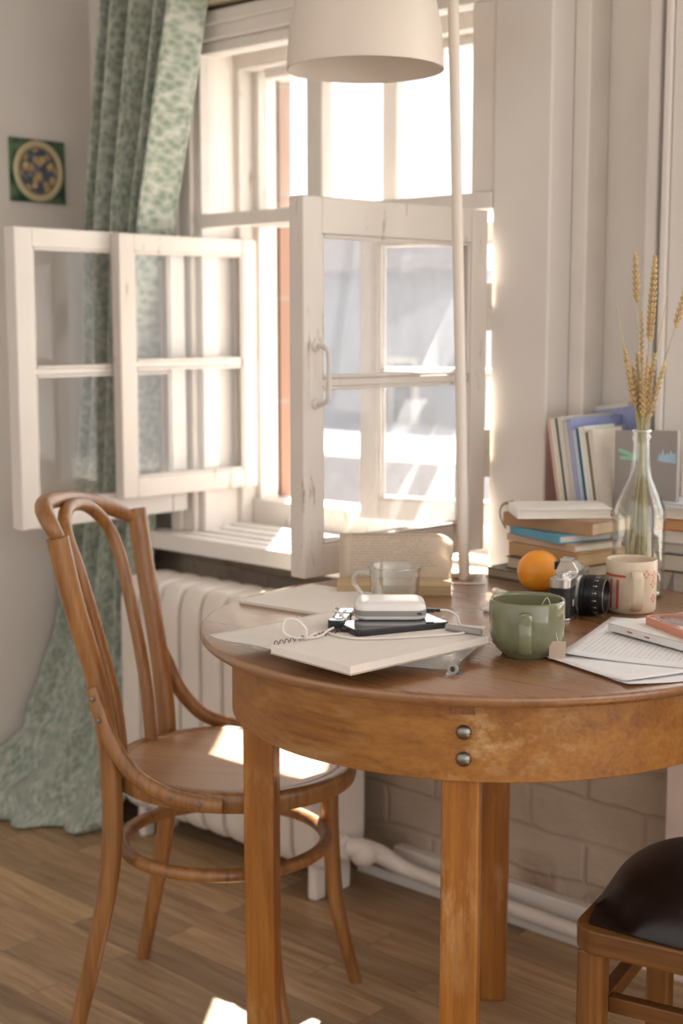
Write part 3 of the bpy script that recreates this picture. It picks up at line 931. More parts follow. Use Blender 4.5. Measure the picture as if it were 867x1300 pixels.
# ------------------------------------------------------------------ lamp
LAMPW = plain('lamp_enamel', (0.68, 0.61, 0.54), 0.4, var=0.01)
lamp = thing('clamp_lamp', 'tall white lamp with a big dome shade, clamped to the back edge of the table', 'lamp', (-1.455, 1.908, 0.75))
def ll(x, y, z): return (x + 1.455, y - 1.908, z - 0.75)
bm = B(); tube(bm, [ll(-1.446, 1.902, 0.748), ll(-1.549, 1.985, 1.77), ll(-1.556, 1.99, 1.86)], 0.0096, 16, smooth=False)
obj('pole', bm, LAMPW, lamp)
bm = B()
box(bm, -0.010, 0.020, -0.011, 0.011, -0.044, -0.034); box(bm, -0.010, 0.020, -0.011, 0.011, 0.0005, 0.007); box(bm, -0.016, -0.010, -0.011, 0.011, -0.044, 0.007)
lathe(bm, [(0, -0.034), (0.010, -0.034), (0.010, -0.030), (0.004, -0.028), (0.004, -0.0175), (0, -0.0175)], 16)
obj('clamp', bm, LAMPW, lamp, smooth=False, bevel=0.001)
bm = B(); tube(bm, [ll(-1.556, 1.99, 1.85), ll(-1.565, 1.985, 1.92), ll(-1.60, 1.955, 1.965), ll(-1.64, 1.915, 1.95), ll(-1.657, 1.88, 1.86)], 0.007, 12, 8)
obj('arm', bm, LAMPW, lamp)
shp = [(0.136, 0.0), (0.1355, 0.02), (0.131, 0.07), (0.121, 0.12), (0.100, 0.17), (0.070, 0.205), (0.035, 0.225), (0.018, 0.230)]
ins = [(r - 0.0025, z - (0.0 if z == 0 else 0.002)) for r, z in shp][::-1]
bm = B(); lathe(bm, shp + [(0.0, 0.230)] + [(0, 0.2275)] + ins, 96)
for i in range(0): pass
bmesh.ops.remove_doubles(bm, verts=bm.verts[:], dist=1e-6)
sh = obj('lamp_shade', bm, LAMPW, lamp, loc=ll(-1.650, 1.872, 1.622))
bm = B(); lathe(bm, [(0, 0.10), (0.012, 0.102), (0.026, 0.12), (0.030, 0.14), (0.024, 0.165), (0.014, 0.185), (0.013, 0.21), (0, 0.21)], 24)
obj('bulb', bm, plain('bulb_opal', (0.85, 0.83, 0.8), 0.3, var=0.01), sh)
bm = B(); lathe(bm, [(0, 0.228), (0.016, 0.228), (0.016, 0.252), (0.010, 0.258), (0, 0.258)], 24)
obj('cap', bm, LAMPW, sh)
# ------------------------------------------------------------------ books
def book(label, cx, cy, z, L, W, T, ang, cover, pages=(0.80, 0.74, 0.62), spine='y-', group=None, hard=0.003, name='book', tilt=None, board=0.0022, extra=None):
    """L along local x, W along local y; the spine closes one side"""
    t = thing(name, label, 'book', (cx, cy, z), math.radians(ang), group)
    if tilt: t.rotation_euler = tilt
    cm = plain('cover_' + label[:18].replace(' ', '_'), cover, 0.5, var=0.05, vs=25) if isinstance(cover, tuple) else cover
    x, y = L / 2, W / 2
    bm = B(); b = board
    box(bm, -x, x, -y, y, 0, b); box(bm, -x, x, -y, y, T - b, T)
    if spine == 'y-': box(bm, -x, x, -y - 0.0005, -y + b, 0, T)
    if spine == 'y+': box(bm, -x, x, y - b, y + 0.0005, 0, T)
    if spine == 'x-': box(bm, -x - 0.0005, -x + b, -y, y, 0, T)
    if spine == 'x+': box(bm, x - b, x + 0.0005, -y, y, 0, T)
    obj('cover', bm, cm, t, smooth=False, bevel=0.0008)
    i = [hard] * 4
    d = {'x-': 0, 'x+': 1, 'y-': 2, 'y+': 3}[spine]; i[d] = b
    bm = B(); box(bm, -x + i[0], x - i[1], -y + i[2], y - i[3], b, T - b)
    obj('pages', bm, pages_mat('pages_' + label[:18].replace(' ', '_'), pages), t, smooth=False)
    return t
def stack_book(label, C, u_ang, L, W, z, T, cover, **k):
    """C = the corner nearest the room; L runs from it at u_ang (degrees), W runs away from the room"""
    a = math.radians(u_ang)
    u = Vector((math.cos(a), math.sin(a))); v = Vector((-u.y, u.x))
    if v.y < 0: v = -v
    c = Vector(C) + u * L / 2 + v * W / 2
    return book(label, c.x, c.y, z, L, W, T, u_ang, cover, **k)
G = 'books stacked behind the orange'
stack_book('grey green book at the very bottom of the stack behind the orange', (-1.229, 1.936), 175, 0.212, 0.125, 0.7500, 0.016, (0.20, 0.18, 0.13), group=G, spine='y-', pages=(0.42, 0.36, 0.27))
stack_book('second book from the bottom of that stack, cream pages in a dark cover', (-1.250, 1.935), 168, 0.160, 0.120, 0.7662, 0.0215, (0.17, 0.10, 0.05), group=G, spine='y-', pages=(0.62, 0.52, 0.39))
stack_book('thick brown paper covered book just above the level of the orange', (-1.247, 1.947), 168, 0.166, 0.120, 0.7880, 0.0225, (0.50, 0.31, 0.15), group=G, spine='y+', pages=(0.64, 0.45, 0.25))
stack_book('thin pale book with a red top edge, directly under the blue one', (-1.254, 1.950), 166, 0.172, 0.112, 0.8108, 0.0130, (0.60, 0.42, 0.29), group=G, spine='y+', pages=(0.80, 0.75, 0.68))
stack_book('light blue book in the middle of the stack behind the orange', (-1.278, 1.940), 160.7, 0.142, 0.112, 0.8240, 0.0145, (0.12, 0.36, 0.50), group=G, spine='y+', pages=(0.82, 0.78, 0.73))
stack_book('long brown paper covered book, second from the top of the stack', (-1.231, 1.965), 185.8 - 10, 0.190, 0.115, 0.8387, 0.0240, (0.40, 0.24, 0.13), group=G, spine='y+', pages=(0.72, 0.56, 0.38))
b7 = stack_book('white book with a ribbon marker on top of the stack behind the orange', (-1.344, 1.914), 44.8, 0.160, 0.107, 0.8629, 0.0170, (0.80, 0.77, 0.73), group=G, spine='x-', pages=(0.80, 0.74, 0.66))
bm = B()
tube(bm, [(-0.070, 0.046, 0.0165), (-0.088, 0.050, 0.012), (-0.094, 0.052, -0.002), (-0.090, 0.052, -0.018), (-0.083, 0.050, -0.031)], 0.0028, 8, 6, flat=0.15, up=(1, 0.4, 0))
tag(obj('ribbon_marker', bm, plain('ribbon', (0.22, 0.20, 0.13), 0.6), b7), 'dark ribbon marker')
# the red edge of the thin pale book
# ------------------------------------------------------------------ right hand stack on the sill
G = 'books lying on the sill at the right edge'
z = 0.7005
for k, (T, L, W, cov, pg, lab, ang) in enumerate([
    (0.030, 0.19, 0.115, (0.34, 0.32, 0.29), (0.55, 0.50, 0.42), 'lowest grey book in the pile on the sill beyond the bottle', 1),
    (0.036, 0.18, 0.110, (0.30, 0.27, 0.24), (0.60, 0.54, 0.45), 'thick cream paged book, second from the bottom of the pile beyond the bottle', -2),
    (0.031, 0.185, 0.112, (0.10, 0.09, 0.08), (0.68, 0.62, 0.52), 'cream book with a dark cover line, below the middle of the pile beyond the bottle', 2),
    (0.018, 0.19, 0.112, (0.40, 0.38, 0.36), (0.62, 0.57, 0.49), 'grey edged book, middle of the pile beyond the bottle', 0),
    (0.020, 0.175, 0.105, (0.72, 0.66, 0.58), (0.74, 0.68, 0.60), 'cream book directly under the orange red one beyond the bottle', 3),
    (0.021, 0.185, 0.112, (0.55, 0.16, 0.08), (0.62, 0.36, 0.16), 'orange brown book with red covers in the pile beyond the bottle', -1),
    (0.018, 0.18, 0.108, (0.76, 0.72, 0.68), (0.74, 0.66, 0.56), 'pale book, second from the top of the pile beyond the bottle', 1),
    (0.009, 0.19, 0.112, (0.62, 0.64, 0.68), (0.80, 0.80, 0.80), 'thin pale grey booklet topping the pile beyond the bottle', 0)]):
    book(lab, -1.115, 2.180, z, L, W, T, ang, cov, pages=pg, spine='y+', group=G); z += T + 0.0002

# ------------------------------------------------------------------ upright magazines and folders on the sill
G = 'books and magazines leaning upright on the sill'
lean = math.radians(-10)
def upright(label, x0, T, Hh, D, cover, pages, y0=2.125, ln_=None, cat='book', name='magazine'):
    """thin volume on edge: thickness along x, depth along y, leaning to the left"""
    t = thing(name, label, cat, (x0, y0, 0.7005), 0, G)
    t.rotation_euler = (0, ln_ if ln_ is not None else lean, 0)
    bm = B(); b = 0.0009
    box(bm, 0, b, 0, D, 0, Hh); box(bm, T - b, T, 0, D, 0, Hh); box(bm, 0, T, D - 0.0012, D, 0, Hh)
    obj('cover', bm, plain('mag_' + label[:14].replace(' ', '_'), cover, 0.4, var=0.05, vs=20), t, smooth=False)
    bm = B(); box(bm, b, T - b, 0.001, D - 0.0012, 0.0005, Hh - 0.001)
    obj('pages', bm, pages_mat('magp_' + label[:14].replace(' ', '_'), pages, 'x'), t, smooth=False)
    return t
x = -1.378
for (T, Hh, cov, pg, lab) in [
    (0.006, 0.318, (0.42, 0.14, 0.10), (0.72, 0.58, 0.50), 'thin red edged magazine, leftmost of those leaning against the window post'),
    (0.012, 0.322, (0.74, 0.66, 0.58), (0.76, 0.69, 0.60), 'cream magazine beside the red edged one'),
    (0.004, 0.322, (0.05, 0.06, 0.05), (0.15, 0.15, 0.13), 'very thin black magazine between two cream ones'),
    (0.010, 0.325, (0.62, 0.60, 0.54), (0.70, 0.66, 0.58), 'pale grey magazine right of the thin black one'),
    (0.009, 0.318, (0.52, 0.50, 0.43), (0.62, 0.58, 0.50), 'beige grey magazine left of the blue volume'),
    (0.008, 0.322, (0.30, 0.34, 0.58), (0.40, 0.43, 0.62), 'periwinkle blue thin volume in the leaning row'),
    (0.008, 0.304, (0.45, 0.52, 0.60), (0.56, 0.60, 0.64), 'grey blue thin volume between the periwinkle and the teal one'),
    (0.005, 0.306, (0.01, 0.10, 0.17), (0.03, 0.14, 0.22), 'dark teal thin volume in the leaning row'),
    (0.013, 0.309, (0.70, 0.74, 0.70), (0.78, 0.74, 0.68), 'white volume with a pale green cast right of the dark teal one'),
    (0.005, 0.299, (0.16, 0.12, 0.05), (0.28, 0.22, 0.12), 'narrow olive brown volume near the grey folder'),
    (0.009, 0.305, (0.66, 0.58, 0.50), (0.70, 0.63, 0.55), 'tan volume, rightmost of the leaning row beside the grey folder')]:
    upright(lab, x, T, Hh, 0.10 if x > -1.32 else 0.19, cov, pg); x += T / math.cos(lean) + 0.0004
def folder(label, x0, x1, y, h, T, mat, ln_, back):
    t = thing('folder', label, 'folder', (x0, y, 0.7005), 0, G)
    t.rotation_euler = (back, ln_, 0)
    bm = B(); box(bm, 0, x1 - x0, 0, T, 0, h)
    obj('folder_cover', bm, mat, t, smooth=False, bevel=0.001)
    bm = B(); box(bm, 0.002, x1 - x0 - 0.004, T, T + 0.003, 0.001, h - 0.003)
    obj('folder_back', bm, mat, t, smooth=False, bevel=0.0005)
    return t
folder('large periwinkle blue folder standing behind the leaning magazines', -1.430, -1.275, 2.290, 0.322, 0.006, plain('blue_card', (0.34, 0.38, 0.60), 0.5, var=0.03), math.radians(-8), math.radians(-2))
folder('sheet of white card peeking out above the blue folder', -1.425, -1.330, 2.302, 0.330, 0.002, plain('white_card', (0.78, 0.72, 0.66), 0.6, var=0.02), math.radians(-8), math.radians(-2))
gf = folder('grey folder with a green mark and pale blue lettering, behind the bottle neck', -1.2895, -1.150, 2.127, 0.300, 0.008, plain('grey_card', (0.33, 0.30, 0.28), 0.5, var=0.03), math.radians(-3), math.radians(-3))
gf.rotation_euler = (math.radians(-3), math.radians(-3), math.radians(-10)); gf.location = (-1.303, 2.150, 0.7005)
bm = B(); prism(bm, [(0.010, 0.268), (0.030, 0.263), (0.052, 0.256), (0.056, 0.252), (0.053, 0.247), (0.014, 0.248), (0.012, 0.254), (0.036, 0.2545), (0.009, 0.262)], -0.0002, 0.0006, 0, Matrix.Rotation(PI / 2, 4, 'X'))
tag(obj('green_mark', bm, plain('green_print', (0.30, 0.62, 0.42), 0.5), gf, smooth=False), 'pale green wedge printed on the folder')
bm = B(); prism(bm, [(0.098, 0.248), (0.101, 0.262), (0.105, 0.256), (0.109, 0.268), (0.113, 0.256), (0.118, 0.262), (0.121, 0.257), (0.126, 0.266), (0.131, 0.259), (0.136, 0.262), (0.137, 0.244), (0.118, 0.245)], -0.0002, 0.0006, 0, Matrix.Rotation(PI / 2, 4, 'X'))
tag(obj('blue_lettering', bm, plain('blue_print', (0.40, 0.58, 0.75), 0.5), gf, smooth=False), 'pale blue lettering printed on the folder')
bm = B(); prism(bm, [(0, 0), (0.16, 0), (0.16, 0.262), (0.04, 0.290), (0.006, 0.283), (-0.008, 0.262), (-0.004, 0.235)], 0, 0.014, 0, Matrix.Rotation(PI / 2, 4, 'X'))
o = obj('wooden_board', bm, wood('dark_board', (0.05, 0.022, 0.012), (0.11, 0.052, 0.028), (0.17, 0.09, 0.05), 'z', 0.45), smooth=False, bevel=0.003, loc=(-1.185, 2.262, 0.7005))
tag(o, 'dark brown wooden board leaning at the far right edge beside the grey folder', 'board')

# ------------------------------------------------------------------ mug, cup, glass
def handle_tube(bm, pts, r, flat=0.45, up=(0, 1, 0)):
    return tube(bm, pts, r, 14, 8, flat=flat, up=up)
GLAZE = plain('sage_glaze', (0.185, 0.19, 0.105), 0.14, var=0.05, vs=20, coat=0.5)
mug = thing('mug', 'large sage green mug with a tea bag tag, at the near edge of the table', 'mug', (-1.045, 1.513, 0.75), math.radians(-57))
pr_ = [(0, 0.0045), (0.028, 0.004), (0.029, 0.0), (0.0325, 0.0), (0.034, 0.004), (0.041, 0.010), (0.0465, 0.018), (0.0495, 0.030), (0.0502, 0.050), (0.0502, 0.073), (0.0495, 0.0755), (0.0482, 0.0762), (0.0468, 0.0755),
       (0.0462, 0.072), (0.0458, 0.032), (0.0425, 0.019), (0.034, 0.0105), (0, 0.0085)]
bm = B(); lathe(bm, pr_, 72)
obj('cup_body', bm, GLAZE, mug, angle=70)
bm = B(); handle_tube(bm, [(0.0485, 0, 0.0625), (0.060, 0, 0.0645), (0.073, 0, 0.060), (0.079, 0, 0.046), (0.076, 0, 0.028), (0.064, 0, 0.0155), (0.0455, 0, 0.0135)], [0.0088, 0.0086, 0.0085, 0.0085, 0.0085, 0.0085, 0.0088], 0.38, (1, 0, 0))
obj('handle', bm, GLAZE, mug)
bm = B(); lathe(bm, [(0, 0.056), (0.0459, 0.056), (0.0459, 0.0555), (0, 0.0555)], 48)
obj('tea', bm, plain('tea_liquid', (0.20, 0.10, 0.03), 0.08, var=0.02), mug)
tb = thing('tea_bag_tag', 'small beige square tea bag tag at the right side of the green mug', 'tag', (-0.9925, 1.5065, 0.7535), math.radians(44), rot3=(math.radians(-3), math.radians(2), math.radians(44)))
bm = B(); box(bm, -0.0108, 0.0108, -0.0005, 0.0005, 0, 0.0232)
obj('paper_square', bm, plain('kraft_tag', (0.50, 0.38, 0.28), 0.8, var=0.02), tb, smooth=False)
bm = B(); tube(bm, [(0.000, 0.0, 0.023), (-0.005, 0.003, 0.045), (-0.010, 0.006, 0.068), (-0.015, 0.010, 0.0785), (-0.021, 0.016, 0.066)], 0.0004, 6, 6)
obj('thread', bm, plain('tea_thread', (0.8, 0.77, 0.7), 0.8), tb)

CREAM = plain('cream_ceramic', (0.62, 0.50, 0.37), 0.35, var=0.05, vs=30)
REDP = plain('red_underglaze', (0.52, 0.10, 0.075), 0.4, var=0.08, vs=60)
cup = thing('cup', 'cream ceramic cup painted with red lines and flowers beside the camera', 'cup', (-1.094, 1.861, 0.75), 0)
RC = 0.0385
bm = B(); lathe(bm, [(0, 0.005), (0.031, 0.004), (0.033, 0.0), (0.0355, 0.0005), (0.0375, 0.004), (RC - 0.0004, 0.012), (RC, 0.06), (RC + 0.0002, 0.079), (RC - 0.001, 0.0808), (RC - 0.0028, 0.0802), (RC - 0.0035, 0.077), (RC - 0.004, 0.012), (0.030, 0.0085), (0, 0.0085)], 64)
obj('cup_body', bm, CREAM, cup, angle=70)
ha = math.radians(-50)
def rot_pts(pts, a): return [(x * math.cos(a) - y * math.sin(a), x * math.sin(a) + y * math.cos(a), z) for x, y, z in pts]
bm = B(); handle_tube(bm, rot_pts([(RC - 0.002, 0, 0.065), (RC + 0.012, 0, 0.066), (RC + 0.024, 0, 0.056), (RC + 0.027, 0, 0.040), (RC + 0.023, 0, 0.022), (RC + 0.012, 0, 0.011), (RC - 0.002, 0, 0.010)], ha), 0.0085, 0.32, (math.cos(ha), math.sin(ha), 0))
obj('handle', bm, CREAM, cup)
def patch(bm, a0, a1, z0, z1, r=RC + 0.0005, n=8):
    """little raised brush stroke wrapped round the cup"""
    lo = []; hi = []
    for i in range(n + 1):
        a = a0 + (a1 - a0) * i / n
        lo.append((bm.verts.new((r * math.cos(a), r * math.sin(a), z0)), bm.verts.new(((r - 0.001) * math.cos(a), (r - 0.001) * math.sin(a), z0))))
        hi.append((bm.verts.new((r * math.cos(a), r * math.sin(a), z1)), bm.verts.new(((r - 0.001) * math.cos(a), (r - 0.001) * math.sin(a), z1))))
    for i in range(n):
        bm.faces.new((lo[i][0], lo[i + 1][0], hi[i + 1][0], hi[i][0])); bm.faces.new((hi[i][0], hi[i + 1][0], hi[i + 1][1], hi[i][1]))
        bm.faces.new((lo[i + 1][0], lo[i][0], lo[i][1], lo[i + 1][1]))
    bm.faces.new((lo[0][0], hi[0][0], hi[0][1], lo[0][1])); bm.faces.new((hi[n][0], lo[n][0], lo[n][1], hi[n][1]))
va = math.radians(-59.4)     # towards the room
bm = B()
patch(bm, va - 1.35, va - 0.22, 0.0565, 0.0605); patch(bm, va - 0.93, va - 0.82, 0.008, 0.053); patch(bm, va - 0.60, va - 0.49, 0.008, 0.053)
tag(obj('painted_lines', bm, REDP, cup), 'red painted bar over two upright stripes')
bm = B()
for (a, zc) in ((va + 0.62, 0.062), (va + 1.08, 0.060), (va + 1.0, 0.046), (va + 1.05, 0.024)):
    for (da, dz) in ((0, 0.0045), (0.11, 0.0), (-0.11, 0.0), (0, -0.0045)):
        patch(bm, a + da - 0.045, a + da + 0.045, zc + dz - 0.0017, zc + dz + 0.0017, n=3)
tag(obj('painted_flowers', bm, plain('pink_underglaze', (0.62, 0.22, 0.19), 0.4), cup), 'small red painted flowers')

GLASS = thin_glass('clear_glass', 0.10, 0.03)
GLASS_H = thin_glass('clear_glass_handle', 0.22, 0.12)
GLASS_B = thin_glass('bottle_clear_glass', 0.06, 0.012)
gc = thing('glass_cup', 'clear glass tea cup with a loop handle, in front of the open book', 'cup', (-1.402, 1.664, 0.75), 0)
bm = B(); lathe(bm, [(0, 0.003), (0.030, 0.0025), (0.034, 0.0), (0.038, 0.001), (0.0425, 0.007), (0.047, 0.025), (0.0505, 0.05), (0.0525, 0.0585), (0.0532, 0.0600), (0.0522, 0.0608), (0.0508, 0.0598), (0.0486, 0.049), (0.0452, 0.026), (0.0408, 0.0095), (0.034, 0.006), (0, 0.0065)], 64)
for v in bm.verts: v.co.x *= 0.815; v.co.y *= 0.815; v.co.z *= 0.97
obj('cup_body', bm, GLASS, gc, angle=70)
ha = math.radians(222)
bm = B(); tube(bm, rot_pts([(0.0415, 0, 0.0470), (0.051, 0, 0.0495), (0.062, 0, 0.045), (0.0655, 0, 0.034), (0.059, 0, 0.022), (0.049, 0, 0.012), (0.0365, 0, 0.0095)], ha), 0.0036, 12, 8)
obj('handle', bm, GLASS_H, gc)
bm = B(); lathe(bm, [(0.0412, 0.0575), (0.0428, 0.0575), (0.0430, 0.0588), (0.0420, 0.0594), (0.0411, 0.0588)], 64, closed=True)
obj('rim', bm, GLASS_H, gc)

# ------------------------------------------------------------------ bottle with wheat
BX, BY = -1.155, 1.985
bot = thing('bottle', 'clear ridged glass bottle holding dried wheat', 'bottle', (BX, BY, 0.75), 0)
outp = [(0, 0.006), (0.028, 0.004), (0.034, 0.0), (0.039, 0.001), (0.0415, 0.006), (0.0422, 0.04), (0.0418, 0.10), (0.0425, 0.125), (0.0405, 0.142), (0.034, 0.160), (0.026, 0.176), (0.0195, 0.190), (0.0160, 0.206), (0.0142, 0.225), (0.0132, 0.248),
        (0.0132, 0.252), (0.0150, 0.254), (0.0150, 0.2575), (0.0134, 0.2595), (0.0134, 0.2635), (0.0146, 0.265), (0.0146, 0.268)]
inn = [(0.0118, 0.2685), (0.0108, 0.262), (0.0108, 0.248), (0.0120, 0.225), (0.0138, 0.206), (0.0172, 0.190), (0.0236, 0.176), (0.0316, 0.160), (0.0380, 0.142), (0.0400, 0.125), (0.0393, 0.10), (0.0396, 0.04), (0.0385, 0.010), (0.028, 0.0075), (0, 0.0085)]
bm = B(); lathe(bm, outp + inn, 64)
for v in bm.verts:   # soft vertical facets in the body
    r = math.hypot(v.co.x, v.co.y)
    if 0.03 < v.co.z < 0.150 and r > 0.03:
        a = math.atan2(v.co.y, v.co.x); k = 1 + 0.012 * math.cos(10 * a); v.co.x *= k; v.co.y *= k
obj('bottle_glass', bm, GLASS_B, bot, angle=80)
bm = B(); lathe(bm, [(0.0140, 0.2650), (0.0152, 0.2655), (0.0154, 0.2675), (0.0145, 0.2690), (0.0122, 0.2690)], 48, closed=True)
obj('lip', bm, GLASS_H, bot)
bm = B(); lathe(bm, [(0, 0.001), (0.036, 0.001), (0.040, 0.004), (0.039, 0.0095), (0, 0.0085)], 48)
obj('base', bm, GLASS_H, bot)
STRAW = plain('straw', (0.46, 0.40, 0.19), 0.6, var=0.12, vs=40)
EAR = plain('wheat_ear', (0.50, 0.345, 0.155), 0.6, var=0.12, vs=80)
g_az = math.radians(120.5)   # away from the room
def rx_(a): return Vector((math.cos(g_az - PI / 2), math.sin(g_az - PI / 2), 0)) * a   # sideways
def wheat(label, tipx, tipz, ear, dep=0.0, group=None, awn=False, footx=0.0, footd=0.0, width=1.0, name='wheat_stalk', footz=0.0092):
    """stalk from inside the bottle through the neck; tip given sideways / up from the bottle base"""
    depth = Vector((math.cos(g_az), math.sin(g_az), 0))
    foot = rx_(footx) + depth * footd + Vector((0, 0, footz))
    neckx = max(-0.0075, min(0.0075, tipx * 0.12)); neck = rx_(neckx) + depth * (max(-0.006, min(0.006, dep * 0.2))) + Vector((0, 0, 0.262))
    tip = rx_(tipx) + depth * dep + Vector((0, 0, tipz))
    t = thing(name, label, 'wheat' if ear else 'dry stem', (BX, BY, 0.75), 0, group)
    d = (tip - neck).normalized()
    base_ear = tip - d * ear
    mid = neck + (base_ear - neck) * 0.5 + rx_(-tipx * 0.05)
    bm = B()
    low = foot + (neck - foot) * 0.5
    tube(bm, [foot, low, neck, mid, base_ear if ear else tip], [0.0014, 0.0014, 0.0012, 0.0010, 0.0008 if ear else 0.0004], 7, 8)
    obj('stem', bm, STRAW, t)
    if ear:
        bm = B()
        side = d.cross(depth).normalized(); up = d
        n = max(6, int(ear / 0.0042))
        for k in range(n):
            f = k / (n - 1)
            c = base_ear + d * (ear * f)
            w = (0.0035 * math.sin(PI * min(1, 0.25 + f * 0.75)) + 0.0012) * width
            s = 1 if k % 2 else -1
            for (sd, ww) in ((side * s, 1.0), (depth * s, 0.75)):
                axis = (d * 1.0 + sd * 0.42).normalized()
                M = axis.to_track_quat('Z', 'Y').to_matrix().to_4x4()
                ball(bm, c + sd * w * 0.62 * ww, 0.0022 * width, (0.85, 0.75, 2.0 - 0.5 * f), 7, 5, M=M)
        obj('ear', bm, EAR, t)
    return t
wheat('tallest wheat stalk in the bottle, its ear standing alone at the left', -0.018, 0.546, 0.070, 0.0, footx=0.012, width=1.15)
wheat('tall wheat stalk with a long double ear right of the tallest one', 0.013, 0.542, 0.128, 0.008, footx=-0.012, width=1.35)
wheat('wheat stalk bending to the upper right, its ear nearest the picture edge', 0.062, 0.494, 0.060, -0.004, footx=-0.020, width=1.2)
wheat('slender pointed wheat ear rising in the centre of the bunch', -0.005, 0.459, 0.086, 0.010, footx=0.002, width=0.85)
wheat('wheat ear leaning out at the left of the dense bunch', -0.030, 0.395, 0.088, -0.006, footx=0.020, width=1.15)
wheat('wheat ear leaning out at the right of the dense bunch', 0.033, 0.375, 0.086, 0.0, footx=-0.018, width=1.1)
GW = 'wheat ears crowded just above the bottle neck'
for (tx, tz, e, dp, fx, fd) in ((-0.011, 0.388, 0.085, 0.006, 0.008, 0.01), (0.006, 0.384, 0.086, -0.006, -0.004, 0.012), (0.017, 0.388, 0.086, 0.004, -0.014, -0.01),
                                (-0.002, 0.370, 0.078, -0.010, 0.014, -0.012), (0.011, 0.366, 0.076, 0.012, -0.024, 0.0), (-0.017, 0.368, 0.076, 0.008, 0.026, 0.006)):
    wheat('short wheat stalk whose ear is crowded in the bunch just above the bottle neck', tx, tz, e, dp, GW, footx=fx, footd=fd)
wheat('bare dry stem reaching out to the upper left of the wheat', -0.046, 0.464, 0, 0.0, footx=0.024, name='dry_stem')
wheat('bare dry stem rising right of the tall double ear', 0.033, 0.480, 0, 0.006, footx=-0.026, footd=0.01, name='dry_stem')

# ------------------------------------------------------------------ orange
def orange_mat():
    m = bpy.data.materials.new('orange_peel'); nt, N, L, p = nodes(m); v = coords(nt)
    L.new(ramp(nt, noise(nt, v, 30, 3), [(0.3, (0.78, 0.27, 0.012)), (0.7, (0.88, 0.37, 0.03))]), p.inputs['Base Color'])
    p.inputs['Roughness'].default_value = 0.38; p.inputs['Subsurface Weight'].default_value = 0.15
    p.inputs['Subsurface Radius'].default_value = (0.01, 0.004, 0.001)
    vo = N.new('ShaderNodeTexVoronoi'); vo.inputs['Scale'].default_value = 450; L.new(v, vo.inputs['Vector'])
    bump(nt, vo.outputs['Distance'], p, 0.35, 0.0006)
    return m
orr = thing('orange', 'whole orange between the green mug and the book stack', 'orange', (-1.297, 1.900, 0.75), 0)
orr.location = (-1.285, 1.892, 0.75)
bm = B(); ball(bm, (0, 0, 0.0345), 0.0355, (1, 1, 0.972), 48, 32)
obj('fruit', bm, orange_mat(), orr)
bm = B(); lathe(bm, [(0, 0.070), (0.0022, 0.0698), (0.003, 0.0685), (0, 0.068)], 10)
obj('stem_button', bm, plain('stem_button', (0.25, 0.28, 0.10), 0.7), orr)
# ------------------------------------------------------------------ film camera
BLACK = plain('black_leatherette', (0.012, 0.012, 0.013), 0.45, var=0.1, bmp=0.3, bs=500)
BLK = plain('black_metal', (0.012, 0.012, 0.014), 0.3, var=0.1)
CHROME = plain('satin_chrome', (0.62, 0.60, 0.56), 0.28, 0.9, var=0.05, vs=30)
ca = thing('film_camera', 'silver and black film camera with its lens pointing right, between mug and painted cup', 'camera', (-1.154, 1.783, 0.75), math.radians(19.1))
bm = B(); prism(bm, rrect(0.031, 0.136, 0.011, 6), 0.004, 0.056)
obj('body', bm, BLACK, ca, angle=30)
bm = B(); prism(bm, rrect(0.032, 0.137, 0.0115, 6), 0.0, 0.0045)
prism(bm, rrect(0.032, 0.137, 0.0115, 6), 0.0555, 0.0715)
tp = obj('top_plate', bm, CHROME, ca, angle=30, bevel=0.0012)
# pentaprism
bm = B()
lo = [(-0.0165, -0.024), (0.0165, -0.021), (0.0165, 0.021), (-0.0165, 0.024)]; hi = [(-0.013, -0.012), (0.006, -0.011), (0.006, 0.011), (-0.013, 0.012)]
lv = [bm.verts.new((x, y, 0.070)) for x, y in lo]; mv = [bm.verts.new((x * (1.05 if x > 0 else 1), y, 0.078)) for x, y in lo]; hv = [bm.verts.new((x, y, 0.0925)) for x, y in hi]
for A, Q in ((lv, mv), (mv, hv)):
    for i in range(4): bm.faces.new((A[i], A[(i + 1) % 4], Q[(i + 1) % 4], Q[i]))
bm.faces.new(lv[::-1]); bm.faces.new(hv)
obj('prism_housing', bm, CHROME, ca, smooth=False, bevel=0.002)
bm = B(); box(bm, -0.0135, 0.004, -0.009, 0.009, 0.0925, 0.094); box(bm, -0.0135, 0.004, -0.0095, -0.0075, 0.094, 0.0965); box(bm, -0.0135, 0.004, 0.0075, 0.0095, 0.094, 0.0965)
obj('hot_shoe', bm, CHROME, ca, smooth=False)
bm = B(); box(bm, -0.0225, -0.0155, -0.010, 0.010, 0.076, 0.090)
obj('viewfinder', bm, BLK, ca, smooth=False, bevel=0.001)
bm = B(); lathe(bm, [(0, 0.071), (0.0120, 0.071), (0.0120, 0.0735), (0.0105, 0.0745), (0.0105, 0.080), (0.0095, 0.081), (0, 0.081)], 28, c=(0, -0.050, 0))
obj('rewind_knob', bm, CHROME, ca, angle=30)
bm = B(); lathe(bm, [(0, 0.071), (0.0085, 0.071), (0.0085, 0.079), (0.0078, 0.080), (0, 0.080)], 24, c=(0.001, -0.030, 0)); box(bm, -0.006, 0.006, -0.0315, -0.0285, 0.0798, 0.0805)
obj('dial', bm, CHROME, ca, angle=30)
bm = B(); lathe(bm, [(0, 0.071), (0.010, 0.071), (0.010, 0.079), (0, 0.079)], 24, c=(0, 0.045, 0))
obj('dial', bm, CHROME, ca, angle=30)
bm = B(); tube(bm, [(0, 0.045, 0.0765), (-0.012, 0.054, 0.0768), (-0.018, 0.064, 0.0765)], 0.003, 8, 6)
obj('film_lever', bm, CHROME, ca)
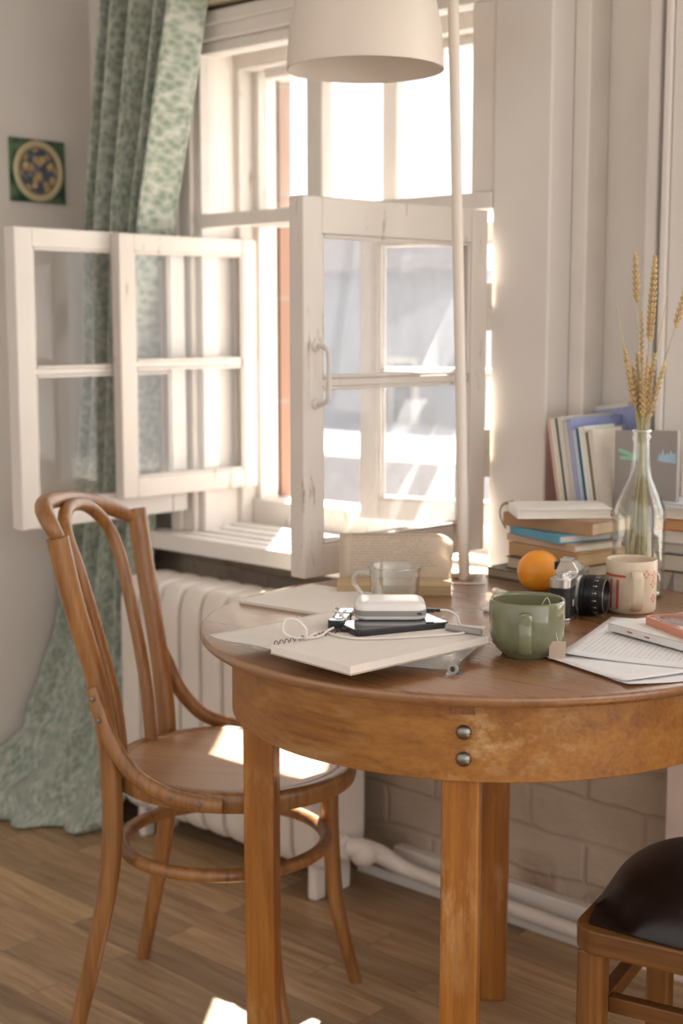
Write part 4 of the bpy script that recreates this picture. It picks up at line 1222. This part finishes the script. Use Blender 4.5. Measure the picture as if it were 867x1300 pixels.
bm = B(); box(bm, 0.0155, 0.0175, -0.012, -0.004, 0.022, 0.034)
obj('self_timer', bm, CHROME, ca, smooth=False, bevel=0.001, loc=(0, -0.035, 0))
for ch in ca.children:
    for v in ch.data.vertices: v.co.z *= 0.875
ML = Matrix.Translation((0.0155, 0, 0.0295)) @ Matrix.Rotation(PI / 2, 4, 'Y')
lens = bpy.data.objects.new('lens', None); COL.objects.link(lens); lens.parent = ca; lens.matrix_local = ML
def lp(name, prof, mat): bm = B(); lathe(bm, prof, 56); return obj(name, bm, mat, lens, angle=35)
lp('mount_ring', [(0.024, 0), (0.0295, 0), (0.0295, 0.0035), (0.0285, 0.0045), (0.024, 0.0045)], CHROME)
lp('aperture_ring', [(0.020, 0.0045), (0.0300, 0.0045), (0.0300, 0.011), (0.0290, 0.0118), (0.020, 0.0118)], BLK)
rib = [(0.020, 0.0118), (0.0284, 0.0118)]
for k in range(5): rib += [(0.0310, 0.0128 + k * 0.0022), (0.0310, 0.0138 + k * 0.0022), (0.0298, 0.0141 + k * 0.0022), (0.0298, 0.0148 + k * 0.0022)]
rib += [(0.0285, 0.0235), (0.020, 0.0235)]
lp('focus_ring', rib, BLK)
lp('lens_barrel', [(0.018, 0.0235), (0.0288, 0.0235), (0.0288, 0.033), (0.0272, 0.0338), (0.0272, 0.0385), (0.0268, 0.040), (0.0245, 0.040), (0.0235, 0.036), (0.019, 0.030), (0.018, 0.030)], BLK)
lp('front_rim', [(0.0262, 0.0400), (0.0262, 0.0408), (0.0252, 0.0408), (0.0252, 0.0400)], CHROME)
bm = B(); lathe(bm, [(0, 0.033), (0.010, 0.0322), (0.019, 0.030), (0.019, 0.028), (0, 0.028)], 40)
obj('front_glass', bm, plain('coated_glass', (0.01, 0.012, 0.02), 0.03, var=0.0, coat=1.0), lens)
# engraved scale on the aperture ring: little white figures and ticks
bm = B()
for k in range(16):
    a = 2 * PI * k / 16 + 0.1
    for (dz, w, hgt) in ((0.0045, 0.9, 0.0022), (0.0010, 0.35, 0.0014)):
        M = Matrix.Rotation(a, 4, 'Z') @ Matrix.Translation((0.0288, 0, 0.0255 + dz))
        box(bm, 0, 0.0003, -0.0009 * w, 0.0009 * w, -hgt / 2, hgt / 2, M=M)
obj('scale_marks', bm, plain('white_engraving', (0.75, 0.73, 0.62), 0.6), lens, smooth=False)
# ------------------------------------------------------------------ sketchbooks, pads, papers
PAPER = (0.78, 0.72, 0.66)
def slab_thing(name, label, cat, cx, cy, z, L, W, T, ang, mat, group=None, bevel=0.0006, part='page_block'):
    t = thing(name, label, cat, (cx, cy, z), math.radians(ang), group)
    bm = B(); box(bm, -L / 2, L / 2, -W / 2, W / 2, 0, T)
    obj(part, bm, mat, t, smooth=False, bevel=bevel)
    return t
PAGE = paper_mat('sketch_paper', PAPER)
PAGE_EDGE = pages_mat('sketch_page_edges', (0.66, 0.57, 0.44))
# lower white box-like pad
lp_ = thing('sketch_pad', 'thick white pad lying under the spiral sketchbook, close to the green mug', 'pad', (-1.066, 1.376, 0.75), math.radians(22.6))
bm = B(); box(bm, -0.135, 0, 0, 0.185, 0, 0.0012); box(bm, -0.135, 0, 0, 0.185, 0.0178, 0.019)
obj('cover', bm, plain('pad_cover', (0.76, 0.72, 0.67), 0.6, var=0.02), lp_, smooth=False)
bm = B(); box(bm, -0.134, -0.001, 0.001, 0.184, 0.0012, 0.0178)
obj('pages', bm, pages_mat('pad_pages', (0.74, 0.69, 0.62)), lp_, smooth=False)
# spiral sketchbook
NB = thing('sketchbook', 'open spiral bound sketchbook overhanging the near left edge of the table', 'sketchbook', (-1.239, 1.226, 0.770), math.radians(-5.5))
bm = B(); box(bm, 0.0, 0.150, 0.0, 0.246, 0.0013, 0.0108)
obj('right_pages', bm, [PAGE], NB, smooth=False, bevel=0.0004)
bm = B(); box(bm, 0.0, 0.1515, -0.001, 0.247, 0.0, 0.0013)
obj('back_cover', bm, plain('grey_board', (0.50, 0.42, 0.32), 0.8), NB, smooth=False)
bm = B()
n = 16
for i in range(n):   # turned leaf and cover, sagging off the spiral
    pass
g = [[bm.verts.new((-0.004 - 0.128 * i / n, 0.003 + 0.222 * j, 0.0055 - 0.0035 * math.sin(PI * 0.5 * i / n) + 0.0012 * math.sin(6 * i / n + 2 * j))) for j in (0, 1)] for i in range(n + 1)]
for i in range(n): bm.faces.new((g[i][0], g[i + 1][0], g[i + 1][1], g[i][1]))
obj('turned_leaf', bm, PAGE, NB, solid=0.0026)
bm = B()
for k in range(26):
    y = 0.008 + k * 0.0089
    tube(bm, [(0.0058 * math.cos(a) - 0.0005, y + 0.0006 * i, 0.0085 + 0.0066 * math.sin(a)) for i, a in enumerate([math.radians(-30 + 42 * q) for q in range(8)])], 0.0006, 6, 3)
obj('spiral_binding', bm, plain('spiral_wire', (0.16, 0.13, 0.11), 0.35, 0.8), NB)
# thin sketch pad at the left rear
p2 = thing('sketch_pad', 'thin cream pad lying at the rear left edge of the table by the radiator', 'pad', (-1.512, 1.602, 0.75), math.radians(4.3))
bm = B(); box(bm, -0.074, 0.105, -0.105, 0.075, 0.0, 0.0012)
obj('cover', bm, plain('pad_card', (0.55, 0.43, 0.27), 0.8), p2, smooth=False)
bm = B(); box(bm, -0.074, 0.105, -0.105, 0.075, 0.0012, 0.0055)
obj('pages', bm, PAGE, p2, smooth=False, bevel=0.0003)

# open book with its pages standing up
ob = thing('open_book', 'open paperback with its back pages standing upright behind the glass cup', 'book', (-1.441, 1.707, 0.75), math.radians(38))
bm = B(); box(bm, -0.094, 0.094, 0.0, 0.070, 0.0, 0.0012)
obj('cover', bm, plain('paperback_cover', (0.36, 0.24, 0.12), 0.6), ob, smooth=False)
bm = B()
n = 12
prof = [(0.001, 0.0012), (0.0, 0.0165), (0.010, 0.0185), (0.030, 0.0195), (0.050, 0.0190), (0.062, 0.0165), (0.070, 0.0012)]
prism(bm, [(y, z) for y, z in prof], -0.093, 0.093, 0, Matrix(((0, 0, 1, 0), (1, 0, 0, 0), (0, 1, 0, 0), (0, 0, 0, 1))))
obj('flat_pages', bm, pages_mat('paperback_edges', (0.52, 0.38, 0.21)), ob, smooth=False)
PRINT = paper_mat('printed_page', (0.84, 0.74, 0.62), 0.5, (2, 0.0042, (0.68, 0.58, 0.47), 0.028, 0.086, -0.075, 0.080))
for q, (lean_, x0, x1, hh, wv) in enumerate(((0.030, -0.088, 0.088, 0.088, 0.002), (0.036, -0.093, 0.085, 0.089, 0.004), (0.044, -0.082, 0.093, 0.086, 0.003))):
    bm = B(); nu, nv = 18, 8; g = []
    for i in range(nu + 1):
        row = []
        for j in range(nv + 1):
            u = i / nu; v = j / nv
            x = x0 + (x1 - x0) * u
            # rounded far corner, slight curl
            top = hh - (0.014 * max(0, (u - 0.86) / 0.14) ** 2) - 0.003 * (1 - u) 
            row.append(bm.verts.new((x + 0.006 * v * (u - 0.5), 0.060 + 0.004 * q * 0.6 + lean_ * v * v + wv * math.sin(3 * u + 1), 0.012 + (top - 0.012) * v)))
        g.append(row)
    for i in range(nu):
        for j in range(nv): bm.faces.new((g[i][j], g[i + 1][j], g[i + 1][j + 1], g[i][j + 1]))
    obj('upright_page', bm, PRINT, ob, solid=0.0006 if q < 2 else 0.002, angle=180)

# ------------------------------------------------------------------ electronics on the sketchbook
ZT = 0.7810
WP = plain('white_plastic', (0.80, 0.76, 0.73), 0.25, var=0.01, coat=0.2)
GP = plain('grey_plastic', (0.30, 0.27, 0.245), 0.4, var=0.03)
BP = plain('black_plastic', (0.02, 0.02, 0.022), 0.35)
ph = thing('smartphone', 'dark smartphone lying under the white power bank', 'phone', (-1.193, 1.412, ZT), math.radians(67))
bm = B(); prism(bm, rrect(0.140, 0.068, 0.009, 6), 0.0, 0.0076)
obj('phone_body', bm, plain('phone_shell', (0.05, 0.05, 0.055), 0.25, 0.5), ph, smooth=False, bevel=0.0012)
bm = B(); prism(bm, rrect(0.136, 0.064, 0.008, 6), 0.0072, 0.0080)
obj('screen', bm, plain('phone_glass', (0.025, 0.025, 0.03), 0.05, var=0, coat=1), ph, smooth=False)
pb = thing('power_bank', 'rounded white power bank with a grey band lying on the phone', 'power bank', (-1.222, 1.440, ZT + 0.0082), math.radians(42.4))
def pill(bm, w, d, r, layers, mi=0):
    rings = [[bm.verts.new((x, y, z)) for x, y in rrect(w - 2 * i, d - 2 * i, max(0.002, r - i), 8)] for i, z in layers]
    n = len(rings[0])
    for A, Q in zip(rings[:-1], rings[1:]):
        for k in range(n): bm.faces.new((A[k], A[(k + 1) % n], Q[(k + 1) % n], Q[k])).material_index = mi
    bm.faces.new(rings[0][::-1]); bm.faces.new(rings[-1])
bm = B(); pill(bm, 0.098, 0.076, 0.018, [(0.005, 0.0), (0.0025, 0.0010), (0.0010, 0.003), (0.0003, 0.0063), (0.0003, 0.0064)])
pill(bm, 0.098, 0.076, 0.018, [(0.0003, 0.0136), (0.0005, 0.016), (0.002, 0.0195), (0.0055, 0.0225), (0.012, 0.0243), (0.020, 0.0248)])
obj('shell', bm, WP, pb, angle=60)
bm = B(); pill(bm, 0.098, 0.076, 0.018, [(0.0, 0.0062), (0.0, 0.0138)])
obj('band', bm, GP, pb, angle=40)
bm = B(); box(bm, 0.0355, 0.0415, -0.0386, -0.0365, 0.0088, 0.0112)
obj('port', bm, BP, pb, smooth=False)
bm = B(); box(bm, 0.0485, 0.060, -0.0165, -0.0085, 0.0070, 0.0125); box(bm, 0.062, 0.068, -0.0155, -0.0095, 0.0075, 0.0120); box(bm, 0.0598, 0.0625, -0.0145, -0.0105, 0.008, 0.0115)
pl = thing('cable_plug', 'black cable plug sticking out of the right side of the power bank', 'plug', (-1.222, 1.440, ZT + 0.0082), math.radians(42.4))
obj('plug_body', bm, BP, pl, smooth=False, bevel=0.0006)
CABLE = plain('white_cable', (0.74, 0.69, 0.64), 0.4, var=0.02)
r = 0.0017
def cab(label, pts, parent=None, rr=r, name='charging_cable'):
    bm = B(); tube(bm, pts, rr, 10, 10)
    o = obj(name, bm, CABLE); tag(o, label, 'cable'); return o
c_, s_ = math.cos(math.radians(42.4)), math.sin(math.radians(42.4))
def pbw(x, y, z): return (-1.222 + x * c_ - y * s_, 1.440 + x * s_ + y * c_, ZT + 0.0082 + z)
z0 = ZT + 0.0018
cab('white cable looping from the black plug around the front of the power bank', [pbw(0.068, -0.0125, 0.0098), pbw(0.080, -0.0135, 0.009), pbw(0.0905, -0.020, 0.003), pbw(0.093, -0.033, -0.0045), (-1.101, 1.452, z0),
    (-1.102, 1.428, z0), (-1.122, 1.395, z0), (-1.150, 1.352, z0), (-1.180, 1.322, z0), (-1.212, 1.318, z0), (-1.236, 1.325, z0)])
cab('white cable bowed up into a small standing loop at the spiral binding', [(-1.236, 1.330, z0 + 0.0002), (-1.232, 1.300, z0 + 0.002), (-1.224, 1.275, z0 + 0.001), (-1.218, 1.270, z0 + 0.006), (-1.222, 1.272, z0 + 0.016), (-1.232, 1.264, z0 + 0.027), (-1.242, 1.256, z0 + 0.026),
    (-1.245, 1.254, z0 + 0.013), (-1.238, 1.262, z0 + 0.003), (-1.226, 1.282, z0 + 0.0004), (-1.222, 1.300, z0 + 0.0005), (-1.226, 1.318, z0 + 0.004), (-1.232, 1.336, z0 + 0.004)])
cab('white cable crossing over the silver gadget left of the power bank', [(-1.262, 1.470, z0), (-1.285, 1.452, z0), (-1.298, 1.425, z0 + 0.004), (-1.292, 1.405, z0 + 0.0135), (-1.277, 1.385, z0 + 0.0138), (-1.258, 1.378, z0 + 0.0138), (-1.240, 1.372, z0 + 0.004), (-1.222, 1.366, z0 + 0.001), (-1.205, 1.350, z0 + 0.0022)])
kp = thing('cable_plug', 'black cable plug lying on the sketchbook in front of the phone', 'plug', (-1.2145, 1.352, ZT + 0.0002), math.radians(36))
bm = B(); box(bm, -0.013, 0.012, -0.0032, 0.0032, 0, 0.0055); box(bm, 0.012, 0.021, -0.0022, 0.0022, 0.001, 0.0045)
obj('plug_body', bm, BP, kp, smooth=False, bevel=0.0006)
gd = thing('pocket_knife', 'small silver gadget with a dark end lying left of the power bank', 'gadget', (-1.268, 1.392, ZT), math.radians(122))
bm = B(); prism(bm, rrect(0.088, 0.021, 0.005, 5), 0.002, 0.0105)
obj('silver_case', bm, plain('polished_silver', (0.68, 0.68, 0.72), 0.12, 0.95, var=0.03), gd, smooth=False, bevel=0.0015)
bm = B(); prism(bm, rrect(0.018, 0.022, 0.005, 5, cx=-0.040), 0.0, 0.0118)
tag(obj('end_cap', bm, plain('dark_green_cap', (0.012, 0.03, 0.032), 0.15, coat=0.6), gd, smooth=False, bevel=0.0015), 'dark end cap')
bm = B(); box(bm, 0.010, 0.014, -0.0112, 0.0112, 0.0, 0.0112); box(bm, -0.012, 0.030, -0.002, 0.002, 0.0103, 0.0112)
obj('clip', bm, plain('dark_clip', (0.12, 0.12, 0.18), 0.2, 0.6), gd, smooth=False, bevel=0.0004)
# grey tube on the sketchbook, right
pt = thing('pencil_lead_tube', 'translucent grey pencil tube lying right of the phone on the sketchbook', 'tube', (-1.101, 1.449, ZT + 0.0046), 0, rot3=(0, PI / 2, math.radians(4)))
bm = B(); lathe(bm, [(0, -0.028), (0.0042, -0.028), (0.0045, -0.026), (0.0045, 0.018), (0.0040, 0.019), (0, 0.019)], 20)
obj('barrel', bm, plain('smoke_plastic', (0.46, 0.43, 0.39), 0.2, var=0.05, trans=0.3), pt, angle=40)
bm = B(); lathe(bm, [(0, 0.019), (0.0046, 0.019), (0.0046, 0.026), (0.003, 0.0275), (0, 0.0275)], 20)
obj('cap', bm, GP, pt, angle=40)
# metal roll at the table edge
rl = thing('metal_sharpener', 'small round silver metal piece at the near corner of the white pad', 'metal piece', (-1.0525, 1.3665, 0.75), math.radians(-65))
M = Matrix.Translation((0, 0, 0.0078)) @ Matrix.Rotation(PI / 2, 4, 'Y')
bm = B(); lathe(bm, [(0.0036, -0.011), (0.0068, -0.011), (0.0074, -0.0105), (0.0074, 0.0105), (0.0068, 0.011), (0.0036, 0.011)], 28, M=M, closed=True)
obj('barrel', bm, plain('brushed_tin', (0.46, 0.44, 0.41), 0.35, 0.9, var=0.1), rl, angle=35)
bm = B(); prism(bm, [(-0.009, 0.0), (-0.0065, 0.006), (0.0, 0.0004), (0.010, 0.0004), (0.010, 0.0)], -0.0105, 0.0105, 0, Matrix(((0, 0, 1, 0), (1, 0, 0, 0), (0, 1, 0, 0), (0, 0, 0, 1))))
obj('flange', bm, plain('bright_tin', (0.62, 0.60, 0.57), 0.3, 0.85), rl, smooth=False)

# ------------------------------------------------------------------ crumpled wrap, markers
wr = B(); n = 16
random.seed(3)
g = []
for i in range(n + 1):
    row = []
    for j in range(n + 1):
        u = i / n - 0.5; v = j / n - 0.5
        e = max(0, 1 - (2 * max(abs(u), abs(v))) ** 4)
        row.append(wr.verts.new((u * 0.115 + random.uniform(-1, 1) * 0.002, v * 0.075 + random.uniform(-1, 1) * 0.002, 0.001 + e * (0.005 + 0.007 * abs(math.sin(9 * u + 5 * v) * math.cos(11 * v - 4 * u)) + random.random() * 0.004))))
    g.append(row)
for i in range(n):
    for j in range(n): wr.faces.new((g[i][j], g[i + 1][j], g[i + 1][j + 1], g[i][j + 1]))
wm = bpy.data.materials.new('clear_wrap'); nt, N, L, p = nodes(wm); N.remove(p)
tr = N.new('ShaderNodeBsdfTransparent'); gl = N.new('ShaderNodeBsdfGlossy'); gl.inputs['Roughness'].default_value = 0.12
fr = thin_fresnel(nt, 0.10, 0.8); mx = N.new('ShaderNodeMixShader')
L.new(fr, mx.inputs[0]); L.new(tr.outputs[0], mx.inputs[1]); L.new(gl.outputs[0], mx.inputs[2]); L.new(mx.outputs[0], N.get('Material Output').inputs['Surface'])
o = obj('plastic_wrap', wr, wm, smooth=False, loc=(-1.235, 1.672, 0.7505), rot=(0, 0, 0.5))
tag(o, 'crumpled clear plastic wrap lying between the power bank and the green mug', 'plastic wrap')
def marker(label, x, y, ang, Lg, rad, body, cap, name='marker'):
    t = thing(name, label, 'marker', (x, y, 0.75 + rad), 0, rot3=(0, PI / 2, math.radians(ang)))
    bm = B(); lathe(bm, [(0, -Lg / 2), (rad * 0.85, -Lg / 2), (rad, -Lg / 2 + 0.0015), (rad, Lg / 2 - 0.030), (0, Lg / 2 - 0.030)], 20)
    obj('barrel', bm, plain('marker_body_' + name, body, 0.35), t, angle=40)
    bm = B(); lathe(bm, [(0, Lg / 2 - 0.030), (rad * 1.06, Lg / 2 - 0.030), (rad * 1.06, Lg / 2 - 0.002), (rad * 0.8, Lg / 2), (0, Lg / 2)], 20)
    obj('cap', bm, plain('marker_cap_' + name, cap, 0.35), t, angle=40)
    return t
marker('fat white marker whose end peeks out left behind the green mug', -1.262, 1.793, -22, 0.120, 0.0068, (0.72, 0.62, 0.56), (0.72, 0.66, 0.60))
marker('red and dark pen half hidden behind the green mug', -1.168, 1.680, -30, 0.110, 0.0045, (0.62, 0.06, 0.04), (0.55, 0.06, 0.04), 'pen')
marker('thin white pen lying behind the crumpled wrap near the mug', -1.225, 1.705, 10, 0.060, 0.0034, (0.78, 0.75, 0.72), (0.75, 0.72, 0.70), 'thin_pen')
cab('short white cord lying right of the open book', [(-1.440, 1.838, 0.752), (-1.425, 1.850, 0.752), (-1.402, 1.868, 0.752), (-1.385, 1.880, 0.752)], rr=0.0016, name='cord')

# ------------------------------------------------------------------ papers at the right
def sheet(label, C, ang, w, h, z, mat, curl=0.0, dog=0.0, name='paper_sheet', seed=0):
    """C = near corner; w runs at ang, h runs 90 degrees further"""
    a = math.radians(ang)
    t = B(); n = 14; g = []
    rnd = random.Random(seed); ph_ = rnd.random() * 6
    for i in range(n + 1):
        row = []
        for j in range(n + 1):
            u, v = i / n, j / n
            zz = 0.0003 + curl * (max(0, 1 - u * 2.2 - v * 2.2) ** 2) + 0.0011 * (1 + math.sin(5 * u + ph_ + 3 * v)) * 0.5
            row.append(t.verts.new((u * w, v * h, zz)))
        g.append(row)
    for i in range(n):
        for j in range(n): t.faces.new((g[i][j], g[i + 1][j], g[i + 1][j + 1], g[i][j + 1]))
    o = obj(name, t, mat, loc=(C[0], C[1], z), rot=(0, 0, a), solid=0.00025, angle=180)
    return tag(o, label, 'paper', 'sheets of paper at the right of the table')
WPAP = paper_mat('white_sheet', (0.80, 0.78, 0.78))
TXT = paper_mat('typed_sheet', (0.80, 0.78, 0.78), 0, (0, 0.0070, (0.62, 0.61, 0.62), 0.014, 0.185, 0.028, 0.25))
# near corner (-0.864,1.458); long side goes back-left, short side to the right
sheet('plain sheet under the others whose near corner points at the viewer beside the mug', (-0.852, 1.450), 63, 0.20, 0.13, 0.7503, WPAP, 0.004, seed=1)
sheet('white sheet reaching from the tea bag tag towards the painted cup', (-0.864, 1.458), 72, 0.22, 0.160, 0.7524, WPAP, 0.003, seed=2)
sheet('typed sheet with rows of grey print, lying uppermost in front of the camera', (-0.998, 1.520), 17, 0.195, 0.272, 0.7545, TXT, 0.003, seed=3)
rn = thing('notebook', 'closed thin white notebook with small red marks on its edge, on the papers', 'notebook', (-1.024, 1.682, 0.7580), math.radians(-17))
bm = B(); box(bm, 0, 0.210, 0, 0.148, 0.0, 0.0009); box(bm, 0, 0.210, 0, 0.148, 0.0100, 0.0110); box(bm, 0, 0.210, 0, 0.0009, 0, 0.0110)
obj('cover', bm, plain('notebook_cover', (0.76, 0.73, 0.70), 0.55, var=0.02), rn, smooth=False, bevel=0.0003)
bm = B(); box(bm, 0.001, 0.209, 0.0009, 0.147, 0.0009, 0.0100)
obj('pages', bm, pages_mat('notebook_pages', (0.66, 0.63, 0.56)), rn, smooth=False)
bm = B(); box(bm, 0.040, 0.050, -0.0003, 0.0, 0.0045, 0.0065); box(bm, 0.074, 0.084, -0.0003, 0.0, 0.0042, 0.0060)
tag(obj('edge_mark', bm, plain('red_print', (0.40, 0.10, 0.07), 0.6), rn, smooth=False), 'two small red printed marks')
# pink plastic box with coloured sticks
bx = thing('pencil_box', 'flat orange pink transparent box of pencils lying on the white notebook', 'box', (-0.985, 1.712, 0.7693), math.radians(-30))
PINK = plain('orange_pink_plastic', (0.85, 0.32, 0.20), 0.2, var=0.03, trans=0.25, coat=0.4)
CLR = pane_mat('clear_lid', 0.06, (1, 0.97, 0.96))
bm = B()
L_, W_, H_, q = 0.150, 0.085, 0.011, 0.003
pts = rrect(L_, W_, 0.008, 5, L_ / 2, W_ / 2); pin = rrect(L_ - 2 * q, W_ - 2 * q, 0.006, 5, L_ / 2, W_ / 2)
a0 = [bm.verts.new((x, y, 0)) for x, y in pts]; a1 = [bm.verts.new((x, y, H_)) for x, y in pts]; b1 = [bm.verts.new((x, y, H_)) for x, y in pin]; b0 = [bm.verts.new((x, y, 0.0015)) for x, y in pin]
m_ = len(pts)
for A, Q in ((a0, a1), (a1, b1), (b1, b0)):
    for i in range(m_): bm.faces.new((A[i], A[(i + 1) % m_], Q[(i + 1) % m_], Q[i]))
bm.faces.new(a0[::-1]); bm.faces.new(b0)
obj('tray', bm, PINK, bx, smooth=False)
bm = B(); prism(bm, rrect(L_ - 2 * q - 0.0004, W_ - 2 * q - 0.0004, 0.006, 5, L_ / 2, W_ / 2), H_ - 0.0012, H_ - 0.0004)
obj('lid', bm, CLR, bx, smooth=False)
for k in range(8):
    c = [(0.78, 0.30, 0.20), (0.75, 0.70, 0.66), (0.80, 0.45, 0.36), (0.72, 0.72, 0.74), (0.84, 0.36, 0.24), (0.76, 0.66, 0.60), (0.70, 0.26, 0.18), (0.78, 0.76, 0.75)][k]
    t = thing('pencil', 'slim coloured pencil among those packed in the orange pink box', 'pencil', (0, 0, 0), 0, 'pencils packed in the orange pink box')
    a = math.radians(-30); lx, ly = 0.012, 0.010 + k * 0.0092
    t.location = (-0.985 + lx * math.cos(a) - ly * math.sin(a), 1.712 + lx * math.sin(a) + ly * math.cos(a), 0.7693 + 0.0050)
    t.rotation_euler = (0, PI / 2, a)
    bm = B(); lathe(bm, [(0, 0), (0.0032, 0), (0.0032, 0.100), (0, 0.100)], 6)
    obj('barrel', bm, plain('pencil_paint_%s' % 'abcdefgh'[k], c, 0.4), t, smooth=False)
    bm = B(); lathe(bm, [(0.0032, 0.100), (0.0009, 0.112), (0, 0.115)], 10)
    obj('tip', bm, plain('pencil_wood', (0.6, 0.42, 0.27), 0.7), t)

# ------------------------------------------------------------------ outdoors
bm = B(); box(bm, -60, 40, 2.6, 80, -4.2, -4.0)
o = obj('ground_outside', bm, plain('pale_ground', (0.55, 0.54, 0.52), 0.9, vs=0.3, var=0.1), smooth=False); o['kind'] = 'structure'
bm = B(); box(bm, -2.6, -1.35, 2.44, 2.66, 0.62, 0.70)
o = obj('trim_5', bm, plain('outside_ledge', (0.66, 0.66, 0.66), 0.6), smooth=False, bevel=0.004); o['kind'] = 'structure'
def building(label, x0, x1, y0, y1, z1, wallc, rows, cols, sill=1.2):
    t = thing('building', label, 'building', (x0, y0, -4.0), 0)
    w = x1 - x0; d = y1 - y0; h = z1 + 4
    bm = B(); box(bm, 0, w, 0, d, 0, h)
    obj('wall', bm, plain('wall_' + label[:10], wallc, 0.9, vs=1.0), t, smooth=False)
    bm = B(); prism(bm, [(-0.3, h), (0.3, h + 0.5), (w - 0.3, h + 0.5), (w + 0.3, h)], -0.3, d + 0.3, 0, Matrix(((1, 0, 0, 0), (0, 0, 1, 0), (0, 1, 0, 0), (0, 0, 0, 1))))
    obj('roof', bm, plain('roof_' + label[:10], (0.35, 0.34, 0.36), 0.8), t, smooth=False)
    gl = plain('dark_glazing', (0.10, 0.12, 0.15), 0.15)
    for r_ in range(rows):
        for c in range(cols):
            x = w * (c + 0.5) / cols; z = 1.0 + r_ * (h - 1.2) / rows
            bm = B(); box(bm, x - 0.45, x + 0.45, -0.04, 0.0, z, z + 1.4); box(bm, x - 0.5, x + 0.5, -0.10, 0, z - 0.08, z)
            f = obj('window', bm, WHITE_CLEAN, t, smooth=False)
            bm = B(); box(bm, x - 0.38, x - 0.03, -0.05, -0.04, z + 0.07, z + 1.33); box(bm, x + 0.03, x + 0.38, -0.05, -0.04, z + 0.07, z + 1.33)
            obj('window_pane', bm, gl, f, smooth=False)
    return t
building('pale grey house seen dimly through the casement glass', -34.0, -11.0, 14.5, 22.0, 1.9, (0.36, 0.38, 0.42), 2, 9)
building('low grey outbuilding in front of the grey house, lower in the window', -12.8, -7.0, 10.6, 13.6, -0.6, (0.30, 0.31, 0.34), 1, 3)
tm = thing('tree', 'small bare tree crown hazy above the casement top', 'tree', (-18.6, 17.5, -4.0))
tm.location = (-32.0, 30.0, -4.0)
bm = B(); tube(bm, [(0, 0, 0), (0.1, 0, 3), (0, 0.1, 6.5)], [0.25, 0.2, 0.08], 10, 4)
obj('trunk', bm, plain('bark', (0.16, 0.13, 0.11), 0.9), tm)
bm = B(); rnd = random.Random(5)
for k in range(60):
    a = rnd.uniform(0, 2 * PI); z = rnd.uniform(4.2, 7.6); r_ = rnd.uniform(0.2, 1.3)
    ball(bm, (r_ * math.cos(a), r_ * math.sin(a), z), rnd.uniform(0.2, 0.42), (1, 1, 0.8), 7, 5)
obj('crown', bm, plain('foliage', (0.20, 0.24, 0.20), 0.9), tm)

# ------------------------------------------------------------------ light
w = bpy.data.worlds.new('sky'); SC.world = w; w.use_nodes = True
nt = w.node_tree; N = nt.nodes; L = nt.links
bg = N.get('Background')
tc = N.new('ShaderNodeTexCoord'); sx = N.new('ShaderNodeSeparateXYZ'); L.new(tc.outputs['Generated'], sx.inputs[0])
col = ramp(nt, sx.outputs[2], [(0.0, (1.0, 0.955, 0.91)), (0.3, (0.98, 0.965, 0.95)), (1.0, (0.82, 0.88, 0.96))])
mr = N.new('ShaderNodeMapRange'); mr.inputs['From Min'].default_value = -0.5; mr.inputs['From Max'].default_value = 0.3
mr.inputs['To Min'].default_value = 0.48; mr.inputs['To Max'].default_value = 1.15
ad = N.new('ShaderNodeMath'); ad.operation = 'MULTIPLY_ADD'; ad.inputs[1].default_value = 0.55
L.new(sx.outputs[0], ad.inputs[0]); L.new(sx.outputs[1], ad.inputs[2]); L.new(ad.outputs[0], mr.inputs['Value'])     # sky dimmed behind the camera, raised on the right, to shape the room fill
L.new(col, bg.inputs[0]); L.new(mr.outputs[0], bg.inputs[1])
sun = bpy.data.lights.new('sun', 'SUN'); sun.energy = 13.0; sun.angle = math.radians(0.6); sun.color = (1.0, 0.93, 0.82)
so = bpy.data.objects.new('sun', sun); COL.objects.link(so)
dirn = Vector((0.76, -1.0, -1.48)).normalized()   # travelling direction of the sunlight
so.rotation_euler = dirn.to_track_quat('-Z', 'Y').to_euler(); so.location = (-3, 4, 5)
WARM = (1.0, 0.80, 0.60)
def area(name, loc, target, sx_, sy_, power, colr):
    l = bpy.data.lights.new(name, 'AREA'); l.shape = 'RECTANGLE'; l.size = sx_; l.size_y = sy_; l.energy = power; l.color = colr
    o = bpy.data.objects.new(name, l); COL.objects.link(o); o.location = loc
    o.rotation_euler = (Vector(target) - Vector(loc)).to_track_quat('-Z', 'Y').to_euler(); return o

# ------------------------------------------------------------------ camera
cam = bpy.data.cameras.new('camera'); co = bpy.data.objects.new('camera', cam); COL.objects.link(co)
co.location = (0, 0, 1.1846); co.rotation_euler = (PI / 2 - 0.1327, 0, 0.739)
cam.sensor_fit = 'VERTICAL'; cam.sensor_height = 36.0; cam.sensor_width = 24.0; cam.lens = 36.0 * 1773.7 / 1300
cam.clip_start = 0.02; cam.clip_end = 300
cam.dof.use_dof = True; cam.dof.focus_distance = 1.86; cam.dof.aperture_fstop = 4.0
SC.camera = co
vs = SC.view_settings
vs.view_transform = 'Standard'; vs.look = 'None'; vs.gamma = 1.0; vs.exposure = 1.28; vs.use_curve_mapping = False
SC.cycles.use_denoising = True
SC.cycles.max_bounces = 14; SC.cycles.transparent_max_bounces = 24; SC.cycles.transmission_bounces = 12
SC.cycles.caustics_reflective = False; SC.cycles.caustics_refractive = False
SC.cycles.sample_clamp_indirect = 6.0
